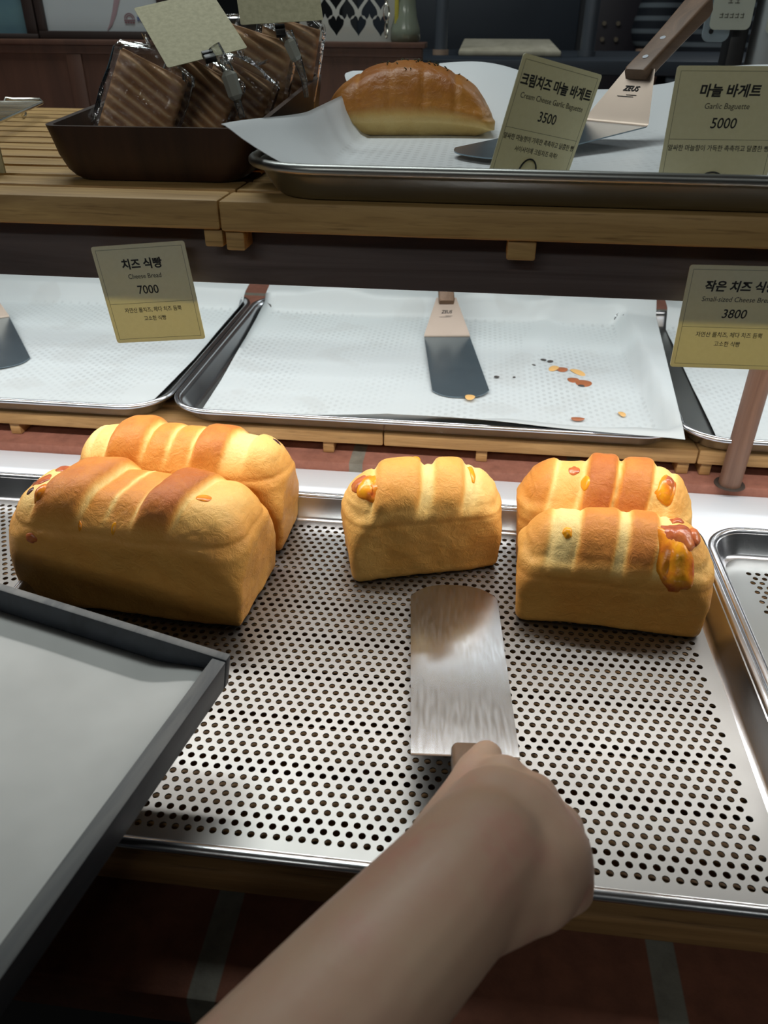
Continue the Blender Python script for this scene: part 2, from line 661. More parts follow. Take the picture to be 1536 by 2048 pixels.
bm = bmesh.new()
add_box(bm, (-0.95, 0.525, 0.2558), (0.95, 0.535, 0.2955), 0.0008)
tag(finish(bm, 'valance_board', M_valance), 'dark brown board hanging under the upper slat shelf', 'board')
for i, (y, lab) in enumerate(((0.585, 'long lamp bar under the upper shelf behind the dark board'), (0.93, 'long lamp bar under the back of the upper shelf'))):
    L = empty('lamp_bar', (-0.1, y, 0.2955), lab, 'lamp')
    bm = bmesh.new()
    add_box(bm, (-1.15, -0.013, -0.0125), (1.15, 0.013, -0.0002), 0.001)
    finish(bm, 'housing', plain('white_lamp_housing', lin(220, 222, 222), 0.5), L)

pst = empty('support_post', (0.2985, 0.797, -0.0195), 'round reddish wooden post standing in a brick hole at right', 'post')
bm = bmesh.new()
add_tube(bm, [(0, -0.02, 0.0005), (0, -0.02, 0.15), (0, -0.02, 0.3153)], 0.0118, 24)
finish(bm, 'shaft', M_post, pst)
bm = bmesh.new()
add_lathe(bm, [(0.0125, 0.0), (0.0165, 0.0), (0.0160, 0.0012), (0.0125, 0.0008)], (0, -0.02, 0.0001), 24)
finish(bm, 'hole_rim', plain('hole_mortar', lin(70, 60, 54), 0.9), pst)


# ------------------------------------------------------------------ trays
def tray_rim(name, x0, x1, y0, y1, zf, h, flare, r, mat, parent, roll=0.0035):
    bm = bmesh.new()
    prof = [(0.0, 0.0), (0.0022, 0.0006), (0.0045, 0.0030), (flare * 0.80, h * 0.80), (flare - 0.001, h - 0.0006)]
    for k in range(0, 11):
        a = PI - k * (PI * 1.45) / 10
        prof.append((flare + roll + roll * math.cos(a), h + roll * 0.9 * math.sin(a) - 0.0004))
    prof += [(flare + 0.0012, h - 0.004), (flare * 0.80 + 0.0012, h * 0.7), (0.0065, 0.0022), (0.003, -0.0006), (0.0, -0.0010)]
    rings = []
    for off, z in prof:
        rings.append([Vector((x, y, zf + z)) for x, y in rrect(x0 - off, x1 + off, y0 - off, y1 + off, r + off, 9)])
    add_loft(bm, rings, False, False)
    return finish(bm, name, mat, parent, angle=50)


def perforated(name, x0, x1, y0, y1, z, mar, pitch, row, rad, mat, parent, r=0.02, th=0.0011, nseg=12):
    """flat plate with staggered round holes, hole walls included"""
    mx0, mx1, my0, my1 = mar
    hx0, hx1, hy0, hy1 = x0 + mx0, x1 - mx1, y0 + my0, y1 - my1
    nr = int((hy1 - hy0) / row)
    hy1 = hy0 + nr * row
    ncol = int((hx1 - hx0) / pitch - 0.5)
    hx0 = hx1 - (ncol + 0.5) * pitch
    V, Fc = [], []
    ang = [2 * PI * (k + 0.5) / nseg for k in range(nseg)]
    cosn = [(math.cos(a), math.sin(a)) for a in ang]

    def sq(c, s):
        m = max(abs(c) / (pitch / 2), abs(s) / (row / 2))
        return c / m, s / m
    bnd = [sq(c, s) for c, s in cosn]
    # exact corners: snap nearest
    for cx, cy in ((1, 1), (-1, 1), (-1, -1), (1, -1)):
        tx, ty = cx * pitch / 2, cy * row / 2
        k = min(range(nseg), key=lambda i: (bnd[i][0] - tx) ** 2 + (bnd[i][1] - ty) ** 2)
        bnd[k] = (tx, ty)
    for j in range(nr):
        cy = hy0 + (j + 0.5) * row
        ox = 0.5 * pitch if j % 2 else 0.0
        for i in range(ncol):
            cx = hx0 + ox + (i + 0.5) * pitch
            b = len(V)
            V += [(cx + px, cy + py, z) for px, py in bnd]
            V += [(cx + c * rad, cy + s * rad, z) for c, s in cosn]
            V += [(cx + c * rad, cy + s * rad, z - th) for c, s in cosn]
            for k in range(nseg):
                l = (k + 1) % nseg
                Fc.append((b + k, b + l, b + nseg + l, b + nseg + k))
                Fc.append((b + nseg + k, b + nseg + l, b + 2 * nseg + l, b + 2 * nseg + k))
        ex = hx0 if ox else hx1 - 0.5 * pitch
        b = len(V)
        V += [(ex, cy - row / 2, z), (ex + 0.5 * pitch, cy - row / 2, z), (ex + 0.5 * pitch, cy + row / 2, z), (ex, cy + row / 2, z)]
        Fc.append((b, b + 1, b + 2, b + 3))
    # plain margin
    inner = [(hx1, hy1), (hx0, hy1), (hx0, hy0), (hx1, hy0)]
    n = 9
    outer = rrect(x0, x1, y0, y1, r, n)
    b = len(V)
    V += [(x, y, z) for x, y in outer]
    bi = len(V)
    V += [(x, y, z) for x, y in inner]
    no = len(outer)
    for q in range(4):
        s = q * (n + 1)
        for k in range(n):
            Fc.append((b + s + k, b + s + k + 1, bi + q))
        e, f = b + s + n, b + (s + n + 1) % no
        Fc.append((e, f, bi + (q + 1) % 4, bi + q))
    me = bpy.data.meshes.new(name)
    me.from_pydata(V, [], Fc)
    me.update()
    bmx = bmesh.new()
    bmx.from_mesh(me)
    bmesh.ops.recalc_face_normals(bmx, faces=bmx.faces)
    up_ = [f for f in bmx.faces if abs(f.normal.z) > 0.9 and f.normal.z < 0]
    bmesh.ops.reverse_faces(bmx, faces=up_)
    bmx.to_mesh(me)
    bmx.free()
    return link(me, name, mat, parent, smooth=False)


def perf_tray(x0, x1, y0, y1, label, mat, margins):
    root = empty('perforated_tray', ((x0 + x1) / 2, (y0 + y1) / 2, 0.0), label, 'tray', 'perforated bread trays')
    a, b = (x1 - x0) / 2, (y1 - y0) / 2
    perforated('perforated_base', -a, a, -b, b, 0.0, margins, 0.0078, 0.00665, 0.0023, mat, root)
    tray_rim('rim', -a, a, -b, b, 0.0, 0.0205, 0.0125, 0.02, M_alurim, root)
    return root


perf_tray(-0.333, 0.203, 0.2640, 0.6160, 'perforated metal tray carrying the five cheese loaves', M_alu, (0.012, 0.0085, 0.0072, 0.003))
perf_tray(-0.905, -0.367, 0.2640, 0.6160, 'perforated metal tray left of the stacked large loaves', M_alu, (0.012, 0.0085, 0.0072, 0.003))
perf_tray(0.2420, 0.780, 0.2440, 0.6030, 'empty perforated metal tray at the right edge below the post', M_aluold, (0.012, 0.02, 0.014, 0.014))


def plain_tray(x0, x1, y0, y1, z, label, mat, h=0.0195, group='paper lined trays'):
    root = empty('baking_tray', ((x0 + x1) / 2, (y0 + y1) / 2, z), label, 'tray', group)
    a, b = (x1 - x0) / 2, (y1 - y0) / 2
    bm = bmesh.new()
    ol = rrect(-a, a, -b, b, 0.03, 9)
    add_loft(bm, [[Vector((x, y, 0.0002)) for x, y in ol], [Vector((x, y, 0.0016)) for x, y in ol]])
    finish(bm, 'tray_base', M_aluold, root)
    tray_rim('rim', -a, a, -b, b, 0.0012, h, 0.016, 0.03, mat, root)
    return root


plain_tray(-0.322, 0.224, 0.796, 1.195, 0.0136, 'paper lined tray in the middle row holding almond flakes', M_alurim)
plain_tray(-0.905, -0.3695, 0.796, 1.195, 0.0136, 'paper lined tray behind the cheese bread price card at left', M_alurim)
plain_tray(0.260, 0.805, 0.796, 1.195, 0.0136, 'paper lined tray behind the reddish post at right', M_alurim)
plain_tray(-0.1280, 0.45, 0.512, 0.97, 0.3154, 'aluminium tray on the upper shelf lined with white paper under garlic bread', M_aluold, 0.0195)


# ------------------------------------------------------------------ paper sheets
def sheet(name, corners, zfun, mat, label, nx=70, ny=60, thick=0.0004):
    """corners: front-left, front-right, back-right, back-left (x, y)"""
    fl, fr, br, bl = [Vector(c) for c in corners]
    c = (fl + fr + br + bl) / 4
    V, Fc = [], []
    for layer in (0, 1):
        for j in range(ny + 1):
            for i in range(nx + 1):
                u, v = i / nx, j / ny
                p = fl.lerp(fr, u).lerp(bl.lerp(br, u), v)
                q = zfun(p.x, p.y, u, v)
                if isinstance(q, tuple):
                    x, y, z = q
                else:
                    x, y, z = p.x, p.y, q
                V.append((x - c.x, y - c.y, z + layer * thick))
    N = (nx + 1) * (ny + 1)
    for j in range(ny):
        for i in range(nx):
            a = j * (nx + 1) + i
            Fc.append((a + N, a + 1 + N, a + nx + 2 + N, a + nx + 1 + N))
            Fc.append((a, a + nx + 1, a + nx + 2, a + 1))
    for i in range(nx):
        for a in (i, ny * (nx + 1) + i):
            Fc.append((a, a + 1, a + 1 + N, a + N))
    for j in range(ny):
        for a in (j * (nx + 1), j * (nx + 1) + nx):
            Fc.append((a, a + nx + 1, a + nx + 1 + N, a + N))
    me = bpy.data.meshes.new(name)
    me.from_pydata(V, [], Fc)
    me.update()
    o = link(me, name, mat, None, angle=60, loc=(c.x, c.y, 0))
    return tag(o, label, 'paper')


def tray_h(x0, x1, y0, y1, zf, rim, fl=0.016):
    """lowest height of a sheet lying in a tray with floor rectangle x0..x1, y0..y1 and rim height"""
    def f(x, y):
        dx = max(x0 - x, x - x1, 0.0)
        dy = max(y0 - y, y - y1, 0.0)
        d = math.hypot(dx, dy)
        if d < fl:
            s = d / fl
            return zf + (rim - zf) * (s * s * 0.35 + s * 0.65)
        if d < fl + 0.008:
            return rim + 0.0006
        return rim + 0.0006 - 0.10 * (d - fl - 0.008)
    return f


def nz(x, y, s, k=0.0):
    return noise.noise(Vector((x * s + k, y * s - k, k * 1.7)))


hm = tray_h(-0.316, 0.218, 0.802, 1.189, 0.0162, 0.0382)


def z_mid(x, y, u, v):
    z = hm(x, y) + 0.0006 + max(0, nz(x, y, 9, 3.1)) * 0.004
    z += 0.006 * math.exp(-((x - 0.10 - 0.25 * (y - 1.1)) / 0.02) ** 2) * sstep(0.95, 1.1, y)
    if y > 1.19:
        z += (y - 1.19) * 0.35 * (0.7 + 0.9 * max(0, math.sin(x * 26 + 0.9)))
    return z


sheet('tray_paper', [(-0.312, 0.800), (0.2365, 0.7655), (0.292, 1.285), (-0.330, 1.245)], z_mid, M_paper,
      'white greaseproof paper overhanging the right front corner of the middle tray')
hl = tray_h(-0.899, -0.3755, 0.802, 1.189, 0.0162, 0.0382)


def z_left(x, y, u, v):
    z = hl(x, y) + 0.0006 + max(0, nz(x, y, 7, 8.3)) * 0.006
    if y > 1.19:
        z += (y - 1.19) * 0.3
    return z


sheet('tray_paper', [(-0.895, 0.803), (-0.3775, 0.803), (-0.361, 1.250), (-0.90, 1.250)], z_left, M_paper,
      'white greaseproof paper in the tray behind the cheese bread card')
hr = tray_h(0.266, 0.799, 0.802, 1.189, 0.0162, 0.0382)


def z_right(x, y, u, v):
    z = hr(x, y) + 0.0006 + max(0, nz(x, y, 8, 5.3)) * 0.004
    if y > 1.19:
        z += (y - 1.19) * 0.3 * (0.5 + 0.8 * max(0, math.sin(x * 30)))
    return z


sheet('tray_paper', [(0.285, 0.812), (0.79, 0.806), (0.795, 1.25), (0.302, 1.245)], z_right, M_paper,
      'white greaseproof paper in the tray behind the post')
hu = tray_h(-0.120, 0.442, 0.520, 0.962, 0.3178, 0.3392)


def z_up(x, y, u, v):
    z = hu(x, min(y, 0.962)) + 0.0006 + max(0, nz(x, y, 7, 1.3)) * 0.003
    # the left edge stands against the tray wall and its front corner flares out
    fl = sstep(0.66, 0.51, y)
    lw = sstep(0.045 + 0.05 * fl, 0.0, u)
    xe = -0.134 - 0.0225 * fl - 0.024 * sstep(0.84, 1.0, y)
    x2 = x * (1 - lw) + (xe + 0.25 * (x + 0.134)) * lw
    z = z * (1 - lw) + (0.3525 + 0.006 * fl + 0.010 * sstep(0.82, 1.0, y)) * lw if lw > 0 else z
    bw = sstep(0.84, 1.02, y)
    z += bw * (1 - lw) * (0.038 + 0.010 * math.sin(x * 17 + 2.6) + 0.012 * math.exp(-((x - 0.01) / 0.07) ** 2))
    z += 0.008 * sstep(0.2, 0.25, x) * bw
    return (x2, y - 0.022 * lw * fl, z)


sheet('tray_paper', [(-0.1340, 0.522), (0.445, 0.522), (0.45, 1.02), (-0.134, 1.02)], z_up, M_paper_up,
      'white paper with raised edges on the upper tray beneath the garlic bread', 110, 80)


# ------------------------------------------------------------------ loaves
def loaf(name, L, W, H, pan, segs, slant, loc, yaw, label, group, seed, end_bake=(0.3, 0.3), mat=None, taper=0.05,
         over=0.016, rt=0.034, dome=0.012, lean=0.0, res=0.0022, cat='loaf of bread', sag=0.0, pan_bake=0.55, arch=0.0, crease=0.0018, cw=0.0022, pale=0.10, hg=0.32):
    random.seed(seed)
    nx, ny, nz_ = int(L / res), int(W / res), int(H / res)
    t = bmesh.new()
    hx, hy = L / 2, W / 2
    hz = (H - dome) / 2
    seen = {}
    bakes = []
    bnds = [s[0] for s in segs]
    starts = [0.0] + bnds[:-1]

    def smap(a, b, c):
        rr = 0.006 + (rt - 0.006) * sstep(-0.3, 0.7, c)
        q = Vector((a * hx, b * hy, c * hz))
        inn = Vector([max(-(h - rr), min(h - rr, v)) for h, v in zip((hx, hy, hz), q)])
        d = q - inn
        p = inn + (d.normalized() * rr if d.length > 1e-9 else Vector())
        n = d.normalized() if d.length > 1e-9 else Vector((0, 0, 1))
        z = p.z + hz
        x, y = p.x, p.y
        fz = z / (2 * hz)
        topw = sstep(pan * 0.98, pan + 0.016, z)
        k = 1.0 - taper * (1 - min(1.0, z / pan))
        k2 = 1.0 + over * topw * (1 - 0.5 * fz)
        x *= k * k2
        y *= k * (1 + over * 1.4 * topw * (1 - 0.5 * fz))
        z += dome * fz ** 3 * (1 - 0.55 * (x / hx) ** 2) * (1 - 0.35 * (y / hy) ** 2)
        if arch:
            z *= math.sqrt(max(0.0, 1 - arch * min(1.0, abs(x / hx)) ** 2.1))
            z *= math.sqrt(max(0.0, 1 - 0.5 * arch * min(1.0, abs(y / hy)) ** 3))
        # rolled dough strands
        s = y - 0.75 * max(0.0, (H - 0.012 - z)) * (1 if y < 0 else -1)
        tt = (x / hx + 1) / 2 - slant * s / L
        i = 0
        while i < len(segs) - 1 and tt > bnds[i]:
            i += 1
        s0, s1, bk, amp = starts[i], bnds[i], segs[i][1], segs[i][2]
        uu = min(1, max(0, (tt - s0) / max(1e-6, s1 - s0)))
        bump = amp * (1 - abs(2 * uu - 1) ** 5.0)
        dm = min(abs(tt - bb) for bb in bnds[:-1]) * L if len(bnds) > 1 else 1.0
        cre = crease * math.exp(-(dm / 0.0024) ** 2)
        w = topw
        if abs(a) > 0.999 and len(segs) > 1:
            w *= 0.6
        disp = (bump - cre) * w
        no = noise.fractal(Vector((x * 40 + seed, y * 40, z * 40)), 1.0, 2.0, 4) * 0.0011
        no += noise.noise(Vector((x * 16 + seed, y * 16, z * 16 + seed))) * 0.0022
        # horizontal pan crease
        pc = 0.0008 * math.exp(-((z - pan + 0.0035 * noise.noise(Vector((x * 22, y * 22, seed)))) / 0.0016) ** 2)
        no -= pc
        wr = 0.0009 * noise.noise(Vector((x * 30 + y * 30, z * 240, seed * 2.0))) * topw * sstep(0.75, 0.95, abs(x / hx))
        no += wr
        vec = Vector((x, y, z)) + n * (disp + no)
        if z < 0.012:
            vec.z = max(vec.z, 0.0)
        vec.z *= 1 - sag * sstep(-0.2, 1.0, x / hx)
        vec.x += lean * vec.z
        # bake value
        hgt = sstep(pan - 0.002, pan + hg * (H - pan), z)
        bb = pale + (bk - pale) * hgt * (1 - math.exp(-(dm / cw) ** 2))
        ew = sstep(0.86, 1.0, abs(x / hx))
        bb = bb * (1 - ew * 0.6) + (end_bake[0] if x < 0 else end_bake[1]) * ew * 0.6
        side = pan_bake + 0.06 * noise.noise(Vector((x * 30, y * 30, z * 30 + 9)))
        bb = side * (1 - topw) + bb * topw
        return vec, bb

    def gv(a, b, c):
        key = (round(a, 5), round(b, 5), round(c, 5))
        if key not in seen:
            co, bk = smap(a, b, c)
            v = t.verts.new(co)
            seen[key] = v
            bakes.append(bk)
        return seen[key]

    def face_grid(nu, nv, f):
        for i in range(nu):
            for j in range(nv):
                u0, u1 = -1 + 2 * i / nu, -1 + 2 * (i + 1) / nu
                v0, v1 = -1 + 2 * j / nv, -1 + 2 * (j + 1) / nv
                try:
                    t.faces.new([gv(*f(u, v)) for u, v in ((u0, v0), (u1, v0), (u1, v1), (u0, v1))])
                except ValueError:
                    pass
    for s in (-1, 1):
        face_grid(nx, ny, lambda u, v: (u, v, s))
        face_grid(nx, nz_, lambda u, v: (u, s, v))
        face_grid(ny, nz_, lambda u, v: (s, u, v))
    bmesh.ops.recalc_face_normals(t, faces=t.faces)
    me = bpy.data.meshes.new(name)
    t.to_mesh(me)
    bvh = BVHTree.FromBMesh(t)
    t.free()
    at = me.attributes.new('bake', 'FLOAT', 'POINT')
    at.data.foreach_set('value', bakes)
    o = link(me, name, mat or M_crust, None, angle=180, loc=loc, rotz=math.radians(yaw))
    tag(o, label, cat, group)
    return o, bvh


def blob(parent, bvh, x, y, z, rx, ry, h, mat, name='melted_cheese', seed=0, rot=0.0, nr=9, na=30):
    """a lump of cheese that follows the crust around a surface point"""
    hit, n, _, _ = bvh.find_nearest(Vector((x, y, z)))
    a = n.cross(Vector((0, 1, 0.3))).normalized()
    b = n.cross(a).normalized()
    a, b = a * math.cos(rot) + b * math.sin(rot), b * math.cos(rot) - a * math.sin(rot)
    bm = bmesh.new()
    rows = []
    for i in range(nr + 1):
        ro = i / nr
        ring = []
        for k in range(na if i else 1):
            th = 2 * PI * k / na
            wob = 1 + 0.22 * noise.noise(Vector((math.cos(th) * 1.6 + seed, math.sin(th) * 1.6, seed * 3.1)))
            p = hit + a * math.cos(th) * rx * ro * wob + b * math.sin(th) * ry * ro * wob
            q, qn, _, _ = bvh.find_nearest(p)
            hh = h * (1 - ro ** 2.4) * (1 + 0.5 * noise.noise(Vector((p.x * 95, p.y * 95, p.z * 95 + seed))))
            if i == nr:
                hh = -0.0012
            ring.append(bm.verts.new(q + qn * hh))
        rows.append(ring)
    for k in range(na):
        bm.faces.new((rows[0][0], rows[1][k], rows[1][(k + 1) % na]))
    for i in range(1, nr):
        for k in range(na):
            l = (k + 1) % na
            bm.faces.new((rows[i][k], rows[i + 1][k], rows[i + 1][l], rows[i][l]))
    return finish(bm, name, mat, parent, angle=180)


GL, GS = 'large cheese loaves', 'small cheese loaves'
# front-left large loaf
A, bA = loaf('bread_loaf', 0.203, 0.092, 0.104, 0.076,
             [(0.09, 0.55, 0.000), (0.19, 0.14, -0.001), (0.40, 0.90, 0.0085), (0.505, 0.78, -0.0025), (0.615, 0.76, -0.0020), (0.775, 1.0, 0.0060), (1.0, 0.36, 0.0)],
             0.25, (-0.2560, 0.5020, 0.0), -4.5, 'large loaf with charred cheese spots on left end, in front of its twin', GL, 3, (0.55, 0.30))
blob(A, bA, -0.083, -0.005, 0.105, 0.011, 0.008, 0.0014, M_burnt, seed=1)
blob(A, bA, -0.069, 0.012, 0.108, 0.009, 0.006, 0.0012, M_burnt, seed=2)
blob(A, bA, -0.066, -0.026, 0.098, 0.010, 0.009, 0.0030, M_cheese, seed=3)
blob(A, bA, -0.084, -0.020, 0.100, 0.004, 0.004, 0.0008, M_char, 'charred_spot', 4)
blob(A, bA, -0.101, 0.000, 0.095, 0.006, 0.003, 0.0010, M_char, 'charred_spot', 5)
blob(A, bA, -0.070, -0.050, 0.070, 0.005, 0.005, 0.0012, M_burnt, seed=6)
blob(A, bA, 0.063, -0.010, 0.106, 0.007, 0.005, 0.0012, M_cheese, seed=7)
blob(A, bA, 0.000, -0.046, 0.088, 0.0018, 0.0065, 0.0006, M_yolk, seed=8)
blob(A, bA, -0.029, -0.046, 0.086, 0.0016, 0.0045, 0.0006, M_cheese, seed=9)
# back-left large loaf
B, bB = loaf('bread_loaf', 0.198, 0.070, 0.105, 0.074,
             [(0.12, 0.12, 0.000), (0.21, 0.25, -0.001), (0.385, 0.88, 0.0075), (0.495, 0.78, 0.0015), (0.60, 0.74, 0.0004), (0.755, 0.92, 0.0042), (0.84, 0.10, -0.002), (1.0, 0.34, 0.001)],
             0.20, (-0.2490, 0.5930, 0.0), -1.0, 'large golden loaf standing behind the charred one by the white strip', GL, 11, (0.12, 0.35))
blob(B, bB, 0.090, 0.010, 0.100, 0.005, 0.003, 0.0010, M_char, 'charred_spot', 12)
# middle small loaf
C, bC = loaf('bread_loaf', 0.140, 0.066, 0.094, 0.056,
             [(0.20, 0.40, 0.000), (0.50, 0.62, 0.0060), (0.56, 0.06, -0.001), (0.77, 0.58, 0.0050), (0.84, 0.08, -0.001), (1.0, 0.25, 0.0)],
             0.22, (-0.0310, 0.5720, 0.0), 17.0, 'small pale loaf turned at an angle beyond the spatula blade', GS, 21, (0.35, 0.25), over=0.05, taper=0.075, sag=0.03, pan_bake=0.44, hg=0.6)
blob(C, bC, -0.052, -0.016, 0.090, 0.013, 0.014, 0.0032, M_cheese, seed=22)
blob(C, bC, -0.058, -0.004, 0.088, 0.010, 0.009, 0.0022, M_burnt, seed=23)
blob(C, bC, 0.043, -0.008, 0.088, 0.0035, 0.012, 0.0012, M_yolk, seed=24)
blob(C, bC, 0.002, 0.020, 0.096, 0.003, 0.006, 0.0015, M_yolk, seed=25)
# front-right small loaf
D, bD = loaf('bread_loaf', 0.150, 0.070, 0.089, 0.046,
             [(0.17, 0.66, 0.0005), (0.30, 0.05, -0.0010), (0.51, 0.82, 0.0014), (0.545, 0.04, -0.0006), (0.71, 0.86, 0.0014), (0.77, 0.06, -0.0006), (1.0, 0.50, 0.0005)],
             0.10, (0.1265, 0.5220, 0.0), -2.5, 'small loaf with a big browned cheese patch in front of another', GS, 31, (0.5, 0.4), pan_bake=0.62, hg=0.55)
blob(D, bD, 0.041, -0.032, 0.072, 0.0165, 0.031, 0.0034, M_cheese, seed=32, rot=0.0)
blob(D, bD, 0.044, -0.018, 0.086, 0.0145, 0.016, 0.0042, M_burnt, seed=33)
blob(D, bD, 0.043, 0.006, 0.093, 0.007, 0.005, 0.0020, M_burnt, seed=34)
blob(D, bD, 0.060, -0.010, 0.086, 0.006, 0.010, 0.0040, M_burnt, seed=35)
blob(D, bD, -0.040, -0.024, 0.085, 0.0042, 0.0052, 0.0022, M_yolk, seed=36)
# back-right small loaf
E_, bE = loaf('bread_loaf', 0.149, 0.064, 0.094, 0.046,
              [(0.21, 0.78, 0.0010), (0.37, 0.40, -0.0020), (0.56, 0.98, 0.0070), (0.76, 0.92, 0.0050), (0.86, 0.25, -0.001), (1.0, 0.50, 0.001)],
              0.16, (0.1270, 0.5945, 0.0), -2.0, 'small loaf standing behind the loaf with the browned cheese patch', GS, 41, (0.6, 0.4), hg=0.5)
blob(E_, bE, -0.030, -0.008, 0.090, 0.005, 0.005, 0.0012, M_burnt, seed=42)
blob(E_, bE, -0.020, -0.020, 0.085, 0.006, 0.008, 0.0015, M_yolk, seed=43)
blob(E_, bE, 0.047, -0.016, 0.084, 0.009, 0.016, 0.0030, M_cheese, seed=44)
blob(E_, bE, 0.049, -0.012, 0.086, 0.007, 0.008, 0.0040, M_burnt, seed=45)

# garlic bread on the upper shelf
G, bG = loaf('garlic_bread', 0.166, 0.105, 0.062, 0.017,
             [(0.22, 0.72, 0.0), (0.405, 0.72, 0.0), (0.595, 0.70, 0.0), (0.775, 0.70, 0.0), (1.0, 0.62, 0.0)],
             0.0, (-0.0750, 0.8560, 0.3190), 3.0, 'round glossy garlic bread with herbs on the upper tray', None, 51, (0.5, 0.4), M_crust2,
             taper=0.17, over=0.01, rt=0.0205, dome=0.018, res=0.0026, cat='bread', pan_bake=0.10, arch=0.78, crease=0.0018, cw=0.0010, pale=0.55, hg=0.95)
bm = bmesh.new()
random.seed(4)
for i in range(46):
    x, y = random.gauss(0.005, 0.028), random.gauss(0.0, 0.02)
    q, n, _, _ = bG.find_nearest(Vector((x, y, 0.08)))
    d = Vector((random.uniform(-1, 1), random.uniform(-1, 1), random.uniform(-0.2, 0.5))).normalized()
    add_tube(bm, [q - d * 0.0016, q + n * 0.0008, q + d * random.uniform(0.001, 0.0024) + n * 0.0009], [0.0003, 0.0006, 0.0002], 5)
tag(finish(bm, 'herb_flakes', M_herb, G), kind='stuff')


# ------------------------------------------------------------------ spatulas
def spatula(loc, tilt, yaw, label, blade_mat, Lb=0.205, w0=0.067, w1=0.072, neck_len=0.056, neck_a=52, hand_len=0.115, hand_a=33, side_tilt=0.0, mark=True, group='offset spatulas'):
    """origin at the fold between blade and neck; blade runs along +Y"""
    root = empty('spatula', loc, label, 'spatula', group, (math.radians(tilt), math.radians(side_tilt), math.radians(yaw)))
    # blade
    bm = bmesh.new()
    out_ = []
    tipc = 0.016
    pts = [(-w0 / 2, 0.0), (w0 / 2, 0.0)]
    for k in range(0, 25):
        a = k / 24
        x = w1 / 2 * (1 - 2 * a)
        edge = 1 - abs(2 * a - 1) ** 3.4
        pts.append((x, Lb - tipc * (1 - edge) - 0.004 * (2 * a - 1) ** 2))
    top = [Vector((x, y, 0.0006)) for x, y in pts]
    bot = [Vector((x, y, -0.0004)) for x, y in pts]
    add_loft(bm, [bot, top])
    finish(bm, 'blade', blade_mat, root, angle=25)
    # neck: rounded fold, then a trapezoid
    na = math.radians(neck_a)
    rings = []
    prof = []
    rf = 0.005
    for k in range(7):
        a = na * k / 6
        prof.append((-rf * math.sin(a), rf * (1 - math.cos(a)), w0 / 2))
    y0, z0 = prof[-1][0], prof[-1][1]
    for k in range(1, 9):
        f = k / 8
        wd = w0 / 2 + (0.0145 - w0 / 2) * (f ** 1.0)
        prof.append((y0 - math.cos(na) * neck_len * f, z0 + math.sin(na) * neck_len * f, wd))
    for y, z, wd in prof:
        rings.append([Vector((-wd, y, z + 0.0006)), Vector((wd, y, z + 0.0006)), Vector((wd, y + 0.0008, z - 0.0004)), Vector((-wd, y + 0.0008, z - 0.0004))])
    bm = bmesh.new()
    add_loft(bm, rings)
    nk = finish(bm, 'neck', M_satin, root, angle=40)
    if mark:
        bm = bmesh.new()
        text_into(bm, 'ZEUS', 0.0066, 0, 0, 0, bold=0.00012, shear=0.25)
        for k, (xa, xb) in enumerate(((-0.002, 0.0085), (-0.0105, 0.006))):
            add_box(bm, (xa, -0.0062 - 0.0016 * k, -0.00004), (xb, -0.0057 - 0.0016 * k, 0.00004))
        f = 0.62
        c = Vector((0, y0 - math.cos(na) * neck_len * f, z0 + math.sin(na) * neck_len * f))
        ydir = Vector((0, -math.cos(na), math.sin(na)))
        nrm = Vector((0, math.sin(na), math.cos(na)))
        xdir = ydir.cross(nrm)
        mm = Matrix((xdir, ydir, nrm)).transposed().to_4x4()
        mm.translation = c + nrm * 0.00075
        bm.transform(mm)
        finish(bm, 'stamped_mark', M_ink, root, smooth=False)
    # handle
    ha = math.radians(hand_a)
    yn, zn = prof[-1][0], prof[-1][1]
    d = Vector((0, -math.cos(ha), math.sin(ha)))
    u = Vector((0, math.sin(ha), math.cos(ha)))
    base = Vector((0, yn, zn)) + Vector((0, math.cos(na), -math.sin(na))) * 0.010
    bm = bmesh.new()
    rings = []
    for f, hw, hh in ((0, 0.0105, 0.0060), (0.03, 0.0115, 0.0068), (0.2, 0.0112, 0.0066), (0.6, 0.0120, 0.0072), (0.93, 0.0132, 0.0082), (1.0, 0.0118, 0.0070)):
        c = base + d * hand_len * f + u * 0.0035
        ring = []
        for cx, cz in rrect(-hw, hw, -hh, hh, 0.0028, 4):
            ring.append(c + Vector((cx, 0, 0)) + u * cz)
        rings.append(ring)
    add_loft(bm, rings)
    hd = finish(bm, 'handle', M_handle, root, angle=50)
    for f in (0.16, 0.42):
        bm = bmesh.new()
        c = base + d * hand_len * f + u * (0.0035 + 0.0067)
        add_tube(bm, [c - u * 0.001, c + u * 0.0004], 0.0026, 16)
        finish(bm, 'rivet', M_rivet, hd)
    return root


spatula((0.0150, 0.3235, 0.0295), -7.2, 4.0, 'scratched spatula held in the hand, blade lying on the front tray', M_blade, neck_len=0.050, neck_a=43, hand_a=10)
spatula((-0.0310, 1.088, 0.0240), -1.0, 188.0, 'spatula lying on the white paper next to the almond flakes', M_mirror)
spatula((-0.7330, 1.070, 0.0240), -1.0, 216.0, 'spatula at the left edge on the paper behind the cheese bread card', M_mirror)
spatula((0.1190, 0.806, 0.3335), -3.0, 140.0, 'spatula with wooden handle raised on the upper tray between two price cards', M_mirror, Lb=0.195, neck_len=0.050, hand_len=0.112, hand_a=27)


# ------------------------------------------------------------------ price cards
CW, CH = 0.0670, 0.0680


